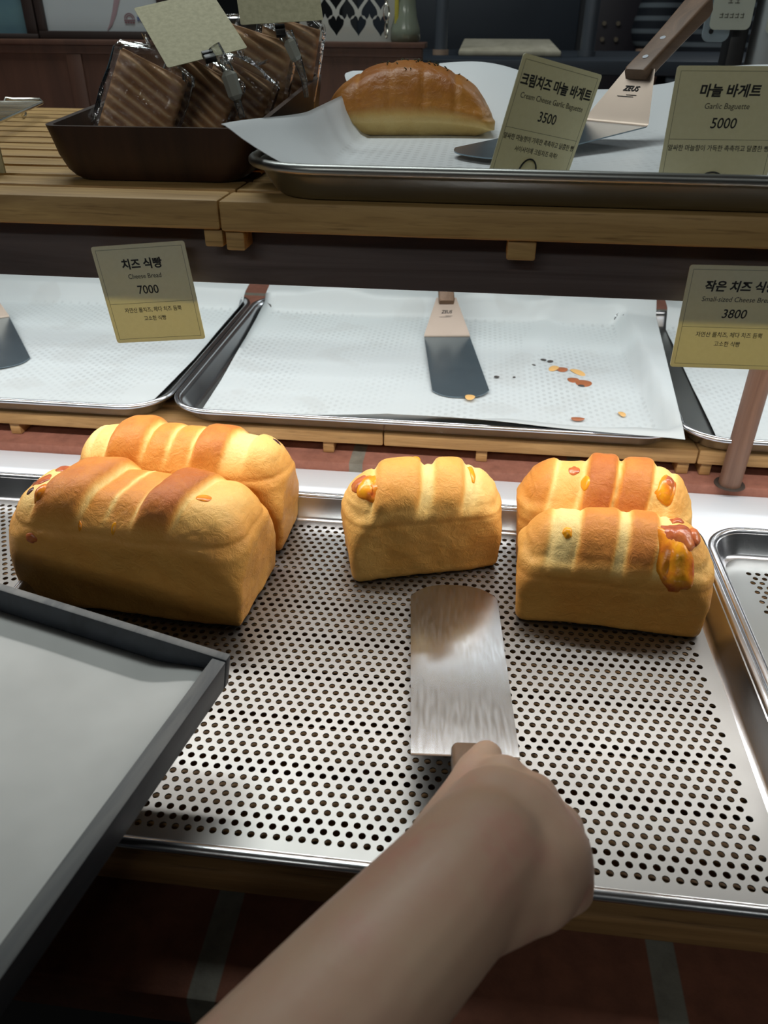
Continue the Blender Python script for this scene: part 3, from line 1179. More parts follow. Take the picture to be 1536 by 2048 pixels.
def price_card(origin, xdir, ydir, label, lines, mark, ring=None, clip=True):
    """origin: top left corner; xdir/ydir unit vectors of the printed side"""
    x = Vector(xdir).normalized()
    y = Vector(ydir)
    y = (y - x * y.dot(x)).normalized()
    n = x.cross(y)
    mm = Matrix((x, y, n)).transposed().to_4x4()
    mm.translation = Vector(origin)
    bm = bmesh.new()
    ol = rrect(0, CW, -CH, 0, 0.0018, 4)
    add_loft(bm, [[Vector((a, b, -0.0005)) for a, b in ol], [Vector((a, b, 0.0)) for a, b in ol]])
    me_o = finish(bm, 'price_card', M_card, None, angle=30)
    me_o.matrix_world = mm
    tag(me_o, label, 'price card', 'cream price cards')
    # border lines and lettering
    e = 0.0026
    bm = bmesh.new()
    lw = 0.00022
    z0, z1 = 0.00002, 0.00008
    yd = -CH * 0.585
    for a in ((e, -CH + e, CW - e, -CH + e + lw), (e, -e - lw, CW - e, -e), (e, -CH + e, e + lw, -e), (CW - e - lw, -CH + e, CW - e, -e), (e, yd - lw, CW - e, yd)):
        add_box(bm, (a[0], a[1], z0), (a[2], a[3], z1))
    finish(bm, 'border_line', M_line, me_o, smooth=False)
    bm = bmesh.new()
    for body, size, cy, bold, shear, sx in lines:
        text_into(bm, body, size, CW / 2, cy, 0.00008, 'CENTER', bold, shear, sx, 0.00003)
    finish(bm, 'lettering', M_ink, me_o, smooth=False)
    if ring:
        bm = bmesh.new()
        cx, cy, rx, ry = ring
        add_tube(bm, [(cx + rx * math.cos(a), cy + ry * math.sin(a), 0.0012) for a in [2 * PI * k / 40 for k in range(41)]], 0.00055, 8)
        finish(bm, 'wire_ring', M_black, me_o)
    if clip:
        bm = bmesh.new()
        add_box(bm, (CW / 2 - 0.006, -0.016, -0.0064), (CW / 2 + 0.006, -0.001, -0.0007), 0.0006)
        finish(bm, 'clear_clip', M_plastic, me_o)
    return me_o


def card_lines(title, eng, price, desc, tsx=1.0, shear=0.0):
    L = [(title, 0.0074, -0.0135, 0.00024, shear, tsx), (eng, 0.0045, -0.0215, 0.0, shear, 0.95), (price, 0.0082, -0.0310, 0.00008, shear, 0.95)]
    for i, dsc in enumerate(desc):
        L.append((dsc, 0.0038, -0.0450 - 0.0062 * i, 0.00003, 0.0, 0.90))
    return L


price_card((-0.2600, 0.5125, 0.2805), (0.0668, 0, 0.0065), (-0.008, 0, 0.067), 'price card reading Cheese Bread 7000 in front of the dark board',
           card_lines('치즈 식빵', 'Cheese Bread', '7000', ['자연산 롤치즈, 체다 치즈 듬뿍', '고소한 식빵']), '7000')
price_card((0.1360, 0.5125, 0.2828), (0.067, 0, 0.0009), (-0.0022, 0, 0.068), 'price card reading Small-sized Cheese Bread 3800 above the post',
           card_lines('작은 치즈 식빵', 'Small-sized Cheese Bread', '3800', ['자연산 롤치즈, 체다 치즈 듬뿍', '고소한 식빵'], 0.98, 0.12), '3800')
price_card((0.0215, 0.5350, 0.3962), (0.0523, 0.040, -0.0129), (0.0085, -0.004, 0.062), 'tilted price card reading Cream Cheese Garlic Baguette 3500 beside the upper spatula',
           card_lines('크림치즈 마늘 바게트', 'Cream Cheese Garlic Baguette', '3500', ['알싸한 마늘향이 가득한 촉촉하고 달콤한 빵', '사이사이에 크림치즈 쏙쏙!'], 0.92), '3500', (0.030, -0.0640, 0.0072, 0.0085), False)
price_card((0.1138, 0.5500, 0.3899), (0.067, 0, 0.0004), (-0.0050, 0, 0.0576), 'price card reading Garlic Baguette 5000 at the right on the upper tray',
           card_lines('마늘 바게트', 'Garlic Baguette', '5000', ['알싸한 마늘향이 가득한 촉촉하고 달콤한 빵'], 1.0, 0.1), '5000', (0.033, -0.0660, 0.0085, 0.0075), False)


def clip_card(bl, br, tl_dir, h, label, clip_pts, tab, blackp):
    bl, br = Vector(bl), Vector(br)
    x = (br - bl).normalized()
    y = Vector(tl_dir)
    y = (y - x * y.dot(x)).normalized()
    n = x.cross(y)
    wd = (br - bl).length
    mm = Matrix((x, y, n)).transposed().to_4x4()
    mm.translation = bl
    bm = bmesh.new()
    ol = rrect(0, wd, 0, h, 0.0015, 4)
    add_loft(bm, [[Vector((a, b, -0.0005)) for a, b in ol], [Vector((a, b, 0.0)) for a, b in ol]])
    o = finish(bm, 'price_card', M_cardback, None, angle=30)
    o.matrix_world = mm
    tag(o, label, 'price card', 'blank beige cards')
    inv = mm.inverted()
    bm = bmesh.new()
    add_tube(bm, [inv @ Vector(p) for p in clip_pts], [0.0045, 0.0040, 0.0028, 0.0022][:len(clip_pts)], 12)
    cl = finish(bm, 'clip_stem', M_plastic, o)
    a, b = [inv @ Vector(p) for p in tab]
    bm = bmesh.new()
    add_tube(bm, [a, a.lerp(b, 0.15), a.lerp(b, 0.85), b], [0.0032, 0.0055, 0.0052, 0.003], 6)
    finish(bm, 'clip_tab', M_milky, o, angle=25)
    bm = bmesh.new()
    p = inv @ Vector(blackp)
    add_box(bm, (p.x - 0.004, p.y - 0.0055, p.z - 0.002), (p.x + 0.004, p.y - 0.0005, p.z + 0.002), 0.0005)
    add_box(bm, (p.x - 0.004, p.y + 0.0005, p.z - 0.002), (p.x + 0.004, p.y + 0.0040, p.z + 0.002), 0.0005)
    finish(bm, 'clip_spring', M_black, o)
    return o


clip_card((-0.2225, 0.602, 0.3832), (-0.1722, 0.632, 0.3951), (-0.058, 0.058, 0.041), 0.075, 'blank beige card tilted over the bagged waffles, lower of two',
          [(-0.190, 0.610, 0.3965), (-0.1815, 0.610, 0.382), (-0.1770, 0.610, 0.364), (-0.1740, 0.610, 0.3515)], [(-0.1815, 0.6085, 0.3815), (-0.1765, 0.6085, 0.3635)], (-0.1940, 0.608, 0.3905))
clip_card((-0.1990, 0.715, 0.4088), (-0.1350, 0.735, 0.4126), (-0.02, 0.03, 0.05), 0.065, 'blank beige card over the hindmost bagged waffles',
          [(-0.1670, 0.742, 0.404), (-0.1610, 0.742, 0.389), (-0.1545, 0.742, 0.369), (-0.1530, 0.742, 0.356)], [(-0.1660, 0.739, 0.3985), (-0.1590, 0.739, 0.3835)], (-0.1720, 0.738, 0.4055))

# ------------------------------------------------------------------ almond flakes and crumbs
M_alm = plain('almond_flesh', lin(224, 178, 112), 0.5)
M_almb = plain('toasted_almond', lin(164, 98, 62), 0.5)
M_crumb = plain('dark_crumb', lin(66, 62, 60), 0.7)


def flake(x, y, z, a, b, rot, mat, label):
    bm = bmesh.new()
    rings = []
    for s, zz in ((0.2, 0.0), (0.85, 0.0001), (1.0, 0.0007), (0.85, 0.0013), (0.2, 0.0016)):
        ring = []
        for k in range(20):
            th = 2 * PI * k / 20
            px = a * s * math.cos(th) * (1 + 0.12 * math.cos(th))
            py = b * s * math.sin(th)
            ring.append(Vector((px, py, zz + 0.0009 * (px / a) ** 2)))
        rings.append(ring)
    add_loft(bm, rings)
    o = finish(bm, 'almond_flake', mat, None, loc=(x, y, z), rotz=rot)
    return tag(o, label, 'almond flake', 'almond flakes on the paper')


ZP = 0.0182
for x, y, a, b, r, m, lab in (
        (0.0820, 1.068, 0.0090, 0.0090, -0.3, M_alm, 'pale almond flake farthest up the paper, nearest the card shelf'),
        (0.1165, 1.000, 0.0060, 0.0110, -0.4, M_alm, 'pale almond flake lying against a browned flake'),
        (0.1270, 0.997, 0.0075, 0.0085, 0.1, M_almb, 'browned almond flake touching a pale flake on its left side'),
        (0.1475, 0.989, 0.0060, 0.0140, 0.6, M_alm, 'pale oval almond flake lying alone above two browned ones'),
        (0.1385, 0.9615, 0.0075, 0.0085, 0.2, M_almb, 'smaller of the two overlapping browned almond flakes'),
        (0.1505, 0.9525, 0.0105, 0.0120, 0.1, M_almb, 'largest browned almond flake on the paper'),
        (0.1330, 0.8430, 0.0080, 0.0050, 0.0, M_almb, 'browned almond sliver near the front edge of the paper'),
        (0.1873, 0.8633, 0.0038, 0.0070, 0.3, M_alm, 'small almond piece near the right front corner of the paper'),
        (0.0060, 0.8830, 0.0062, 0.0080, 0.0, M_alm, 'almond flake at the tip of the spatula blade')):
    flake(x, y, ZP + (0.003 if 0.88 < y < 0.89 else 0.0), a, b, r, m, lab)
random.seed(9)
for x, y, s in ((0.0930, 1.058, 0.0036), (0.0870, 1.0400, 0.0040), (0.1050, 1.030, 0.0044), (0.1140, 1.026, 0.0046), (0.0905, 1.008, 0.0034), (0.0401, 0.9603, 0.0038), (0.0630, 0.962, 0.0022), (0.1480, 0.944, 0.0050)):
    bm = bmesh.new()
    bmesh.ops.create_icosphere(bm, subdivisions=2, radius=1.0)
    for v in bm.verts:
        v.co = Vector((v.co.x * s, v.co.y * s * 0.7, v.co.z * 0.0009 + 0.0009)) * (1 + 0.2 * noise.noise(v.co * 2 + Vector((x * 90, 0, 0))))
    tag(finish(bm, 'burnt_crumb', M_crumb, None, loc=(x, y, ZP), rotz=random.uniform(-0.6, 0.6)), 'tiny dark crumb among the almond flakes on the white paper', 'crumb', 'dark crumbs among the almond flakes')

# ------------------------------------------------------------------ walnut basket with bagged waffles
bk = empty('wooden_basket', (-0.2265, 0.558, 0.3154), 'dark walnut basket with flared sides full of bagged waffles', 'basket', None, (0, 0, math.radians(2.0)))


def basket_ring(x0, x1, y0, y1, z0, z1, r):
    return [Vector((x, y, z0 + (z1 - z0) * (y - y0) / max(1e-6, (y1 - y0)))) for x, y in rrect(x0, x1, y0, y1, r, 8)]


bm = bmesh.new()
X0, X1, Yb = -0.0745, 0.0745, 0.315
rings = []
for f, ins, rr in ((0.0, 0.018, 0.012), (0.06, 0.0125, 0.014), (0.18, 0.0075, 0.016), (0.45, 0.003, 0.016), (0.75, 0.001, 0.014), (1.0, 0.0, 0.010)):
    zf, zb = 0.0345 * f, 0.052 * f
    rings.append(basket_ring(X0 + ins, X1 - ins, 0.0 + ins * 0.25, Yb - ins * 0.3, zf, zb, rr))
wl = 0.0045
for f, ins, rr in ((1.0, wl, 0.007), (0.5, wl + 0.002, 0.010), (0.12, wl + 0.010, 0.012)):
    zf, zb = max(0.005, 0.0345 * f), max(0.005, 0.052 * f)
    rings.append(basket_ring(X0 + ins, X1 - ins, ins, Yb - ins, zf, zb, rr))
add_loft(bm, rings, True, True)
finish(bm, 'basket_shell', M_walnut, bk, angle=40)


def waffle_bag(loc, yaw, lean, tip, w, h, label, seed, top=0.03):
    root = empty('bagged_waffle', loc, label, 'bagged waffle', 'waffles in clear bags', (math.radians(tip), math.radians(lean), math.radians(yaw)))
    random.seed(seed)
    th = 0.011
    V, Fc, bk_ = [], [], []
    nx, nzz = 16, 72
    for side in (0, 1):
        for j in range(nzz + 1):
            for i in range(nx + 1):
                u, v = i / nx, j / nzz
                x, z = (u - 0.5) * w, v * h
                rid = math.cos(2 * PI * (v * 8.5 + u * 1.6))
                edge = min(u, 1 - u, v * h / w, (1 - v) * h / w) * w
                e = sstep(0, 0.006, edge)
                y = (th / 2 * (0.5 + 0.5 * e) + 0.0020 * rid * e) * (-1 if side == 0 else 1)
                y += 0.001 * noise.noise(Vector((x * 40, z * 40, seed)))
                V.append((x, y, z))
                bk_.append(0.5 - 0.42 * rid * e + 0.1 * (1 - e))
    N = (nx + 1) * (nzz + 1)
    for side in (0, 1):
        o = side * N
        for j in range(nzz):
            for i in range(nx):
                a = o + j * (nx + 1) + i
                q = (a, a + 1, a + nx + 2, a + nx + 1)
                Fc.append(q if side == 0 else q[::-1])
    per = [i for i in range(nx + 1)] + [j * (nx + 1) + nx for j in range(1, nzz + 1)] + [nzz * (nx + 1) + i for i in range(nx - 1, -1, -1)] + [j * (nx + 1) for j in range(nzz - 1, 0, -1)]
    for k in range(len(per)):
        a, b = per[k], per[(k + 1) % len(per)]
        Fc.append((b, a, a + N, b + N))
    me = bpy.data.meshes.new('waffle')
    me.from_pydata(V, [], Fc)
    me.update()
    at = me.attributes.new('bake', 'FLOAT', 'POINT')
    at.data.foreach_set('value', bk_)
    link(me, 'waffle', M_waffle, root, angle=180)
    # bag: closed crumpled skin with a gathered, flaring mouth
    bm = bmesh.new()
    rings = []
    hw, hd = w / 2 + 0.0055, th / 2 + 0.0055
    prof = [(-0.001, 0.85, 0.7), (0.06, 1.0, 1.0), (0.25, 1.0, 1.05), (0.5, 1.0, 1.0), (0.75, 1.0, 1.0), (0.97, 0.99, 0.95), (1.05, 0.90, 0.75), (1.05 + top * 2, 0.55, 0.5), (1.05 + top * 4, 0.24, 0.35), (1.05 + top * 5.2, 0.34, 0.45), (1.05 + top * 7.5, 0.46, 0.7)]
    n = 56
    for f, sx, sy in prof:
        ring = []
        for k in range(n):
            a = 2 * PI * k / n
            c, s = math.cos(a), math.sin(a)
            x = hw * sx * (abs(c) ** 0.35) * (1 if c > 0 else -1)
            y = hd * sy * (abs(s) ** 0.6) * (1 if s > 0 else -1)
            q = Vector((x, y, f * h))
            cr = 0.0022 * noise.noise(Vector((x * 60 + seed * 5, y * 60, f * 5))) + (0.002 if f > 1 else 0.0007) * math.sin(a * 9 + f * 6 + seed)
            ring.append(q + Vector((c * cr * 0.6, s * cr, cr * 0.5)))
        rings.append(ring)
    add_loft(bm, rings, True, False)
    finish(bm, 'clear_bag', M_cello, root, angle=22)
    return root


waffle_bag((-0.277, 0.640, 0.324), 18, 26, -8, 0.052, 0.066, 'bagged waffle at the left end of the walnut basket', 1, 0.022)
waffle_bag((-0.246, 0.668, 0.324), 20, 30, -8, 0.052, 0.064, 'bagged waffle behind the leftmost one, under the tilted beige card', 2, 0.02)
waffle_bag((-0.219, 0.700, 0.324), 22, 26, -10, 0.050, 0.060, 'bagged waffle behind the milky clip tab', 3, 0.02)
waffle_bag((-0.212, 0.750, 0.330), 20, 16, -8, 0.056, 0.076, 'tall bagged waffle right of the milky clip tab', 4, 0.03)
waffle_bag((-0.194, 0.806, 0.334), 20, 14, -8, 0.052, 0.080, 'hindmost bagged waffle nearest the garlic bread', 5, 0.03)

# wire cooling rack at far left
wr = empty('wire_rack', (-0.579, 0.811, 0.3154), 'chrome wire cooling rack on the upper slats at far left', 'wire rack', None, (0, 0, math.radians(16.7)))
bm = bmesh.new()
fr = [(x, y, 0.0140) for x, y in rrect(-0.13, 0.105, -0.145, 0.145, 0.012, 5)]
add_tube(bm, fr + [fr[0], fr[1]], 0.0016, 8)
finish(bm, 'rack_border', M_wire, wr)
bm = bmesh.new()
for k in range(22):
    y = -0.138 + k * 0.0131
    add_tube(bm, [(-0.129, y, 0.0145), (0.104, y, 0.0145)], 0.0010, 6)
finish(bm, 'rack_wires', M_wire, wr)
for sx in (-0.10, 0.085):
    for sy in (-0.1, 0.12):
        bm = bmesh.new()
        add_tube(bm, [(sx, sy - 0.012, 0.0128), (sx, sy - 0.010, 0.0025), (sx, sy - 0.006, 0.0012), (sx, sy + 0.006, 0.0012), (sx, sy + 0.010, 0.0025), (sx, sy + 0.012, 0.0128)], 0.0012, 8)
        finish(bm, 'rack_foot', M_wire, wr)
bm = bmesh.new()
add_tube(bm, [(0.06, 0.146, 0.0140), (0.062, 0.150, 0.018), (0.07, 0.151, 0.0165), (0.10, 0.149, 0.0165), (0.104, 0.140, 0.0142)], 0.0016, 8)
finish(bm, 'rack_handle', M_wire, wr)
# cropped white price stand at the left edge
bm = bmesh.new()
add_box(bm, (-0.030, 0, 0), (0.030, 0.002, 0.047), 0.0006)
tag(finish(bm, 'price_card', M_cardback, None, loc=(-0.3765, 0.575, 0.3156)), 'beige card cut off by the left edge on the upper slats', 'price card')

# ------------------------------------------------------------------ customer's serving tray
tw, tl, th_ = 0.40, 0.30, 0.024
ht = empty('serving_tray', (-0.1373, 0.3425, 0.0543), 'black wooden serving tray held at left, lined with grey paper', 'tray', None, (math.radians(-5.0), math.radians(7.5), math.radians(-9.0)))
rw = 0.0095
bm = bmesh.new()
add_box(bm, (-tw + rw, -tl + rw, 0.0), (-rw, -rw, 0.004))
finish(bm, 'tray_floor', M_tray, ht)
for nm, lo, hi in (('far_rim', (-tw, -0.0068, 0), (0, 0, th_)), ('near_rim', (-tw, -tl, 0), (0, -tl + rw, th_)), ('right_rim', (-rw, -tl + rw, 0), (0, -0.0068, th_ * 0.96)), ('left_rim', (-tw, -tl + rw, 0), (-tw + rw, -0.0068, th_))):
    bm = bmesh.new()
    add_box(bm, lo, hi, 0.0011)
    o = finish(bm, nm, [M_tray, M_traytop], ht)
    for p in o.data.polygons:
        if p.normal.z > 0.8:
            p.material_index = 1
V, Fc = [], []
nx, ny = 50, 40
for j in range(ny + 1):
    for i in range(nx + 1):
        x = -tw + 0.012 + (tw - 0.0215) * i / nx
        y = -tl + 0.012 + (tl - 0.0200) * j / ny
        z = 0.0046 + 0.0016 * max(0, noise.noise(Vector((x * 9, y * 9, 4)))) + 0.006 * sstep(-0.05, -0.0095, x) * sstep(-0.28, 0, y) + 0.003 * sstep(-0.03, -0.008, y)
        V.append((x, y, z))
for j in range(ny):
    for i in range(nx):
        a = j * (nx + 1) + i
        Fc.append((a, a + 1, a + nx + 2, a + nx + 1))
me = bpy.data.meshes.new('tray_liner')
me.from_pydata(V, [], Fc)
me.update()
ln = link(me, 'tray_liner', M_liner, None, angle=60)
sol = ln.modifiers.new('thickness', 'SOLIDIFY')
sol.thickness = 0.0003
ln.location = ht.location
ln.rotation_euler = ht.rotation_euler
tag(ln, 'light grey paper sheet lying in the black serving tray', 'paper')


# ------------------------------------------------------------------ the customer's arm and hand
def add_capsule(bm, a, b, ra, rb, n=18, m=6):
    a, b = Vector(a), Vector(b)
    d = (b - a).normalized()
    u = d.orthogonal().normalized()
    v = d.cross(u)
    rings = []
    for k in range(m + 1):
        t_ = -PI / 2 + PI / 2 * k / m
        rings.append((a + d * ra * math.sin(t_), max(1e-4, ra * math.cos(t_))))
    for k in range(m + 1):
        t_ = PI / 2 * k / m
        rings.append((b + d * rb * math.sin(t_), max(1e-4, rb * math.cos(t_))))
    add_loft(bm, [[c + (u * math.cos(2 * PI * i / n) + v * math.sin(2 * PI * i / n)) * r for i in range(n)] for c, r in rings])


def add_ell(bm, c, rad, rot):
    t = bmesh.new()
    bmesh.ops.create_icosphere(t, subdivisions=4, radius=1.0)
    m = Matrix.Translation(Vector(c)) @ Euler([math.radians(a) for a in rot]).to_matrix().to_4x4() @ Matrix.Diagonal((*rad, 1))
    t.transform(m)
    merge(bm, t)


bm = bmesh.new()
chain = [((-0.175, -0.400, 0.420), 0.050), ((-0.200, -0.130, 0.030), 0.044), ((-0.165, -0.030, 0.056), 0.0405), ((-0.0917, 0.0681, 0.085), 0.0335), ((-0.0519, 0.111, 0.100), 0.0322), ((-0.0213, 0.147, 0.108), 0.0312), ((0.0059, 0.1823, 0.110), 0.0296), ((0.0206, 0.2041, 0.106), 0.0300)]
for (a, ra), (b, rb) in zip(chain[:-1], chain[1:]):
    add_capsule(bm, a, b, ra, rb)
# back of the hand and the heel of the palm
add_capsule(bm, (0.0165, 0.204, 0.104), (0.0267, 0.2279, 0.104), 0.0270, 0.0225)
add_capsule(bm, (0.0267, 0.2279, 0.104), (0.0365, 0.2250, 0.102), 0.0225, 0.0235)
add_capsule(bm, (0.0365, 0.2250, 0.102), (0.0478, 0.2135, 0.098), 0.0235, 0.0225)
add_capsule(bm, (0.0478, 0.2135, 0.098), (0.0420, 0.1990, 0.099), 0.0220, 0.0205)
add_capsule(bm, (0.0206, 0.2041, 0.100), (0.0440, 0.2060, 0.094), 0.0260, 0.0225)
add_capsule(bm, (0.0130, 0.1950, 0.106), (0.0400, 0.2040, 0.100), 0.0290, 0.0235)
add_capsule(bm, (0.0060, 0.1823, 0.108), (0.0300, 0.1960, 0.101), 0.0270, 0.0240)
# fingers: knuckle, middle joint, end joint, tip; they curl down and back under the handle
fing = [
    ((0.0310, 0.2510, 0.0985), (0.0370, 0.2640, 0.0720), (0.0270, 0.2600, 0.0560), (0.0110, 0.2530, 0.0570), 0.0112),
    ((0.0445, 0.2430, 0.0965), (0.0520, 0.2540, 0.0680), (0.0410, 0.2510, 0.0510), (0.0230, 0.2440, 0.0520), 0.0116),
    ((0.0560, 0.2310, 0.0930), (0.0630, 0.2380, 0.0640), (0.0510, 0.2360, 0.0480), (0.0330, 0.2310, 0.0490), 0.0110),
    ((0.0600, 0.2150, 0.0900), (0.0665, 0.2200, 0.0640), (0.0560, 0.2190, 0.0500), (0.0400, 0.2160, 0.0510), 0.0100)]
for a, b, c, d, r in fing:
    add_capsule(bm, a, b, r * 1.22, r)
    add_capsule(bm, b, c, r, r * 0.92)
    add_capsule(bm, c, d, r * 0.92, r * 0.78)
# thumb lying along the left of the handle
add_capsule(bm, (0.0060, 0.2130, 0.0990), (0.0130, 0.2420, 0.0930), 0.0190, 0.0135)
add_capsule(bm, (0.0130, 0.2420, 0.0930), (0.0190, 0.2620, 0.0900), 0.0130, 0.0115)
add_capsule(bm, (0.0190, 0.2620, 0.0900), (0.0240, 0.2760, 0.0860), 0.0112, 0.0092)
# the rest of the customer: stands left of and behind the viewpoint, other hand under the tray
bx, by, fl = -0.36, -0.43, -0.85  # unseen body, added to complete the arm and to shade the front bricks
for a, b, ra, rb in (
        ((-0.175, -0.40, 0.42), (-0.30, -0.42, 0.45), 0.052, 0.070), ((-0.545, -0.40, 0.42), (-0.42, -0.42, 0.45), 0.052, 0.070),
        ((bx, by, 0.10), (bx, by, 0.42), 0.115, 0.118), ((bx - 0.06, by, 0.05), (bx + 0.06, by, 0.05), 0.115, 0.115),
        ((bx, by, 0.46), (bx, by + 0.01, 0.56), 0.052, 0.050),
        ((-0.545, -0.40, 0.42), (-0.640, -0.17, 0.080), 0.048, 0.043), ((-0.640, -0.17, 0.080), (-0.580, 0.165, 0.128), 0.042, 0.028),
        ((-0.580, 0.165, 0.128), (-0.560, 0.240, 0.1065), 0.028, 0.018), ((-0.565, 0.225, 0.110), (-0.540, 0.252, 0.1030), 0.019, 0.016),
        ((-0.583, 0.215, 0.122), (-0.578, 0.258, 0.146), 0.014, 0.011), ((-0.578, 0.258, 0.146), (-0.566, 0.276, 0.158), 0.010, 0.0085),
        ((bx - 0.085, by, 0.02), (bx - 0.095, by, -0.38), 0.088, 0.058), ((bx - 0.095, by, -0.38), (bx - 0.095, by - 0.01, -0.76), 0.056, 0.038),
        ((bx + 0.085, by, 0.02), (bx + 0.095, by, -0.38), 0.088, 0.058), ((bx + 0.095, by, -0.38), (bx + 0.095, by - 0.01, -0.76), 0.056, 0.038),
        ((bx - 0.095, by - 0.01, fl + 0.043), (bx - 0.105, by + 0.15, fl + 0.037), 0.041, 0.035), ((bx + 0.095, by - 0.01, fl + 0.043), (bx + 0.105, by + 0.15, fl + 0.037), 0.041, 0.035),
        ((bx, by + 0.105, 0.645), (bx, by + 0.120, 0.630), 0.010, 0.013), ((bx - 0.075, by, 0.655), (bx - 0.080, by, 0.625), 0.012, 0.010), ((bx + 0.075, by, 0.655), (bx + 0.080, by, 0.625), 0.012, 0.010)):
    add_capsule(bm, a, b, ra, rb)
for q in range(4):
    a = Vector((-0.562 + q * 0.017, 0.243 - abs(q - 1.4) * 0.002, 0.1055 - q * 0.0022))
    add_capsule(bm, a, a + Vector((0.013, 0.034 - 0.004 * abs(q - 1.3), -0.0045)), 0.0085, 0.0080)
    add_capsule(bm, a + Vector((0.013, 0.034 - 0.004 * abs(q - 1.3), -0.0045)), a + Vector((0.022, 0.060 - 0.006 * abs(q - 1.3), -0.0060)), 0.0080, 0.0068)
add_ell(bm, (bx, by + 0.015, 0.655), (0.075, 0.092, 0.112), (0, 0, 0))
me = bake_mods(bm, [('REMESH', dict(mode='VOXEL', voxel_size=0.0024)), ('SMOOTH', dict(factor=0.5, iterations=9))], 'person')
arm = link(me, 'person', M_skin, None, angle=180)
tag(arm, 'person whose bare forearm reaches in to grip the spatula handle', 'person')
M_tshirt = plain('navy_cotton', lin(44, 48, 60), 0.85)
bm = bmesh.new()
add_capsule(bm, (bx, by, 0.02), (bx, by, 0.42), 0.132, 0.130)
add_capsule(bm, (bx - 0.05, by, 0.02), (bx + 0.05, by, 0.02), 0.132, 0.132)
add_capsule(bm, (bx - 0.15, by + 0.02, 0.425), (bx + 0.15, by + 0.02, 0.425), 0.064, 0.064)
add_capsule(bm, (-0.180, -0.395, 0.420), (-0.190, -0.285, 0.260), 0.062, 0.062)
add_capsule(bm, (-0.540, -0.395, 0.420), (-0.585, -0.300, 0.270), 0.062, 0.062)
me = bake_mods(bm, [('REMESH', dict(mode='VOXEL', voxel_size=0.006)), ('SMOOTH', dict(factor=0.5, iterations=4))], 'shirt')
link(me, 'shirt', M_tshirt, arm, angle=180)
bm = bmesh.new()
for q in (-1, 1):
    add_capsule(bm, (bx + q * 0.085, by, 0.03), (bx + q * 0.095, by, -0.38), 0.100, 0.074)
    add_capsule(bm, (bx + q * 0.095, by, -0.38), (bx + q * 0.095, by - 0.01, -0.72), 0.072, 0.056)
me = bake_mods(bm, [('REMESH', dict(mode='VOXEL', voxel_size=0.008)), ('SMOOTH', dict(factor=0.5, iterations=4))], 'trousers')
link(me, 'trousers', M_dark, arm, angle=180)
bm = bmesh.new()
add_ell(bm, (bx, by - 0.010, 0.687), (0.088, 0.094, 0.100), (0, 0, 0))
finish(bm, 'hair', plain('dark_hair', lin(30, 24, 22), 0.5), arm)

# ------------------------------------------------------------------ background behind the shelf
PZ = 0.384
pt = empty('wooden_partition', (-1.06, 1.512, -0.85), 'low brown wooden partition behind the shelf', 'partition')
bm = bmesh.new()
add_box(bm, (-0.94, 0.004, 0), (0.950, 0.030, PZ + 0.85 - 0.0085))
for sx in (-0.62, 0.330, 0.935):
    add_box(bm, (sx - 0.014, 0.0, 0.0), (sx + 0.014, 0.0038, PZ + 0.85 - 0.022), 0.001)
add_box(bm, (-0.94, 0.0, PZ + 0.85 - 0.0215), (0.950, 0.0038, PZ + 0.85 - 0.0086), 0.001)
finish(bm, 'partition_panel', M_panel, pt)
bm = bmesh.new()
add_box(bm, (-0.95, -0.004, PZ + 0.85 - 0.0084), (0.955, 0.060, PZ + 0.85), 0.0015)
finish(bm, 'partition_cap', M_panel, pt)

# framed prints standing on the partition
t = NT('blue_green_print')
nn = t.noise(t.coords((1, 1, 1)), 8, 4)
t.base(t.ramp(nn, [(0.3, lin(66, 96, 120)), (0.7, lin(98, 132, 136))]))
M_bluepr = t.m
M_prwhite = plain('white_print', lin(176, 184, 188), 0.5)
M_frame = plain('dark_frame_wood', lin(52, 42, 40), 0.5)
M_pink = plain('dusty_pink_ink', lin(150, 128, 134), 0.6)
M_logo = plain('dull_red_ink', lin(120, 84, 92), 0.6)
M_logob = plain('dull_blue_ink', lin(84, 100, 140), 0.6)


def framed(x0, x1, h, mat, label, fb, fs):
    root = empty('framed_print', ((x0 + x1) / 2, 1.535, PZ), label, 'framed print')
    hw = (x1 - x0) / 2
    bm = bmesh.new()
    add_box(bm, (-hw, 0, 0.0), (hw, 0.014, fb), 0.001)
    add_box(bm, (-hw, 0, h - fs), (hw, 0.014, h), 0.001)
    add_box(bm, (-hw, 0, fb), (-hw + fs, 0.014, h - fs), 0.001)
    add_box(bm, (hw - fs, 0, fb), (hw, 0.014, h - fs), 0.001)
    finish(bm, 'frame', M_frame, root)
    bm = bmesh.new()
    add_box(bm, (-hw + fs, 0.008, fb), (hw - fs, 0.012, h - fs))
    finish(bm, 'print', mat, root)
    return root, hw


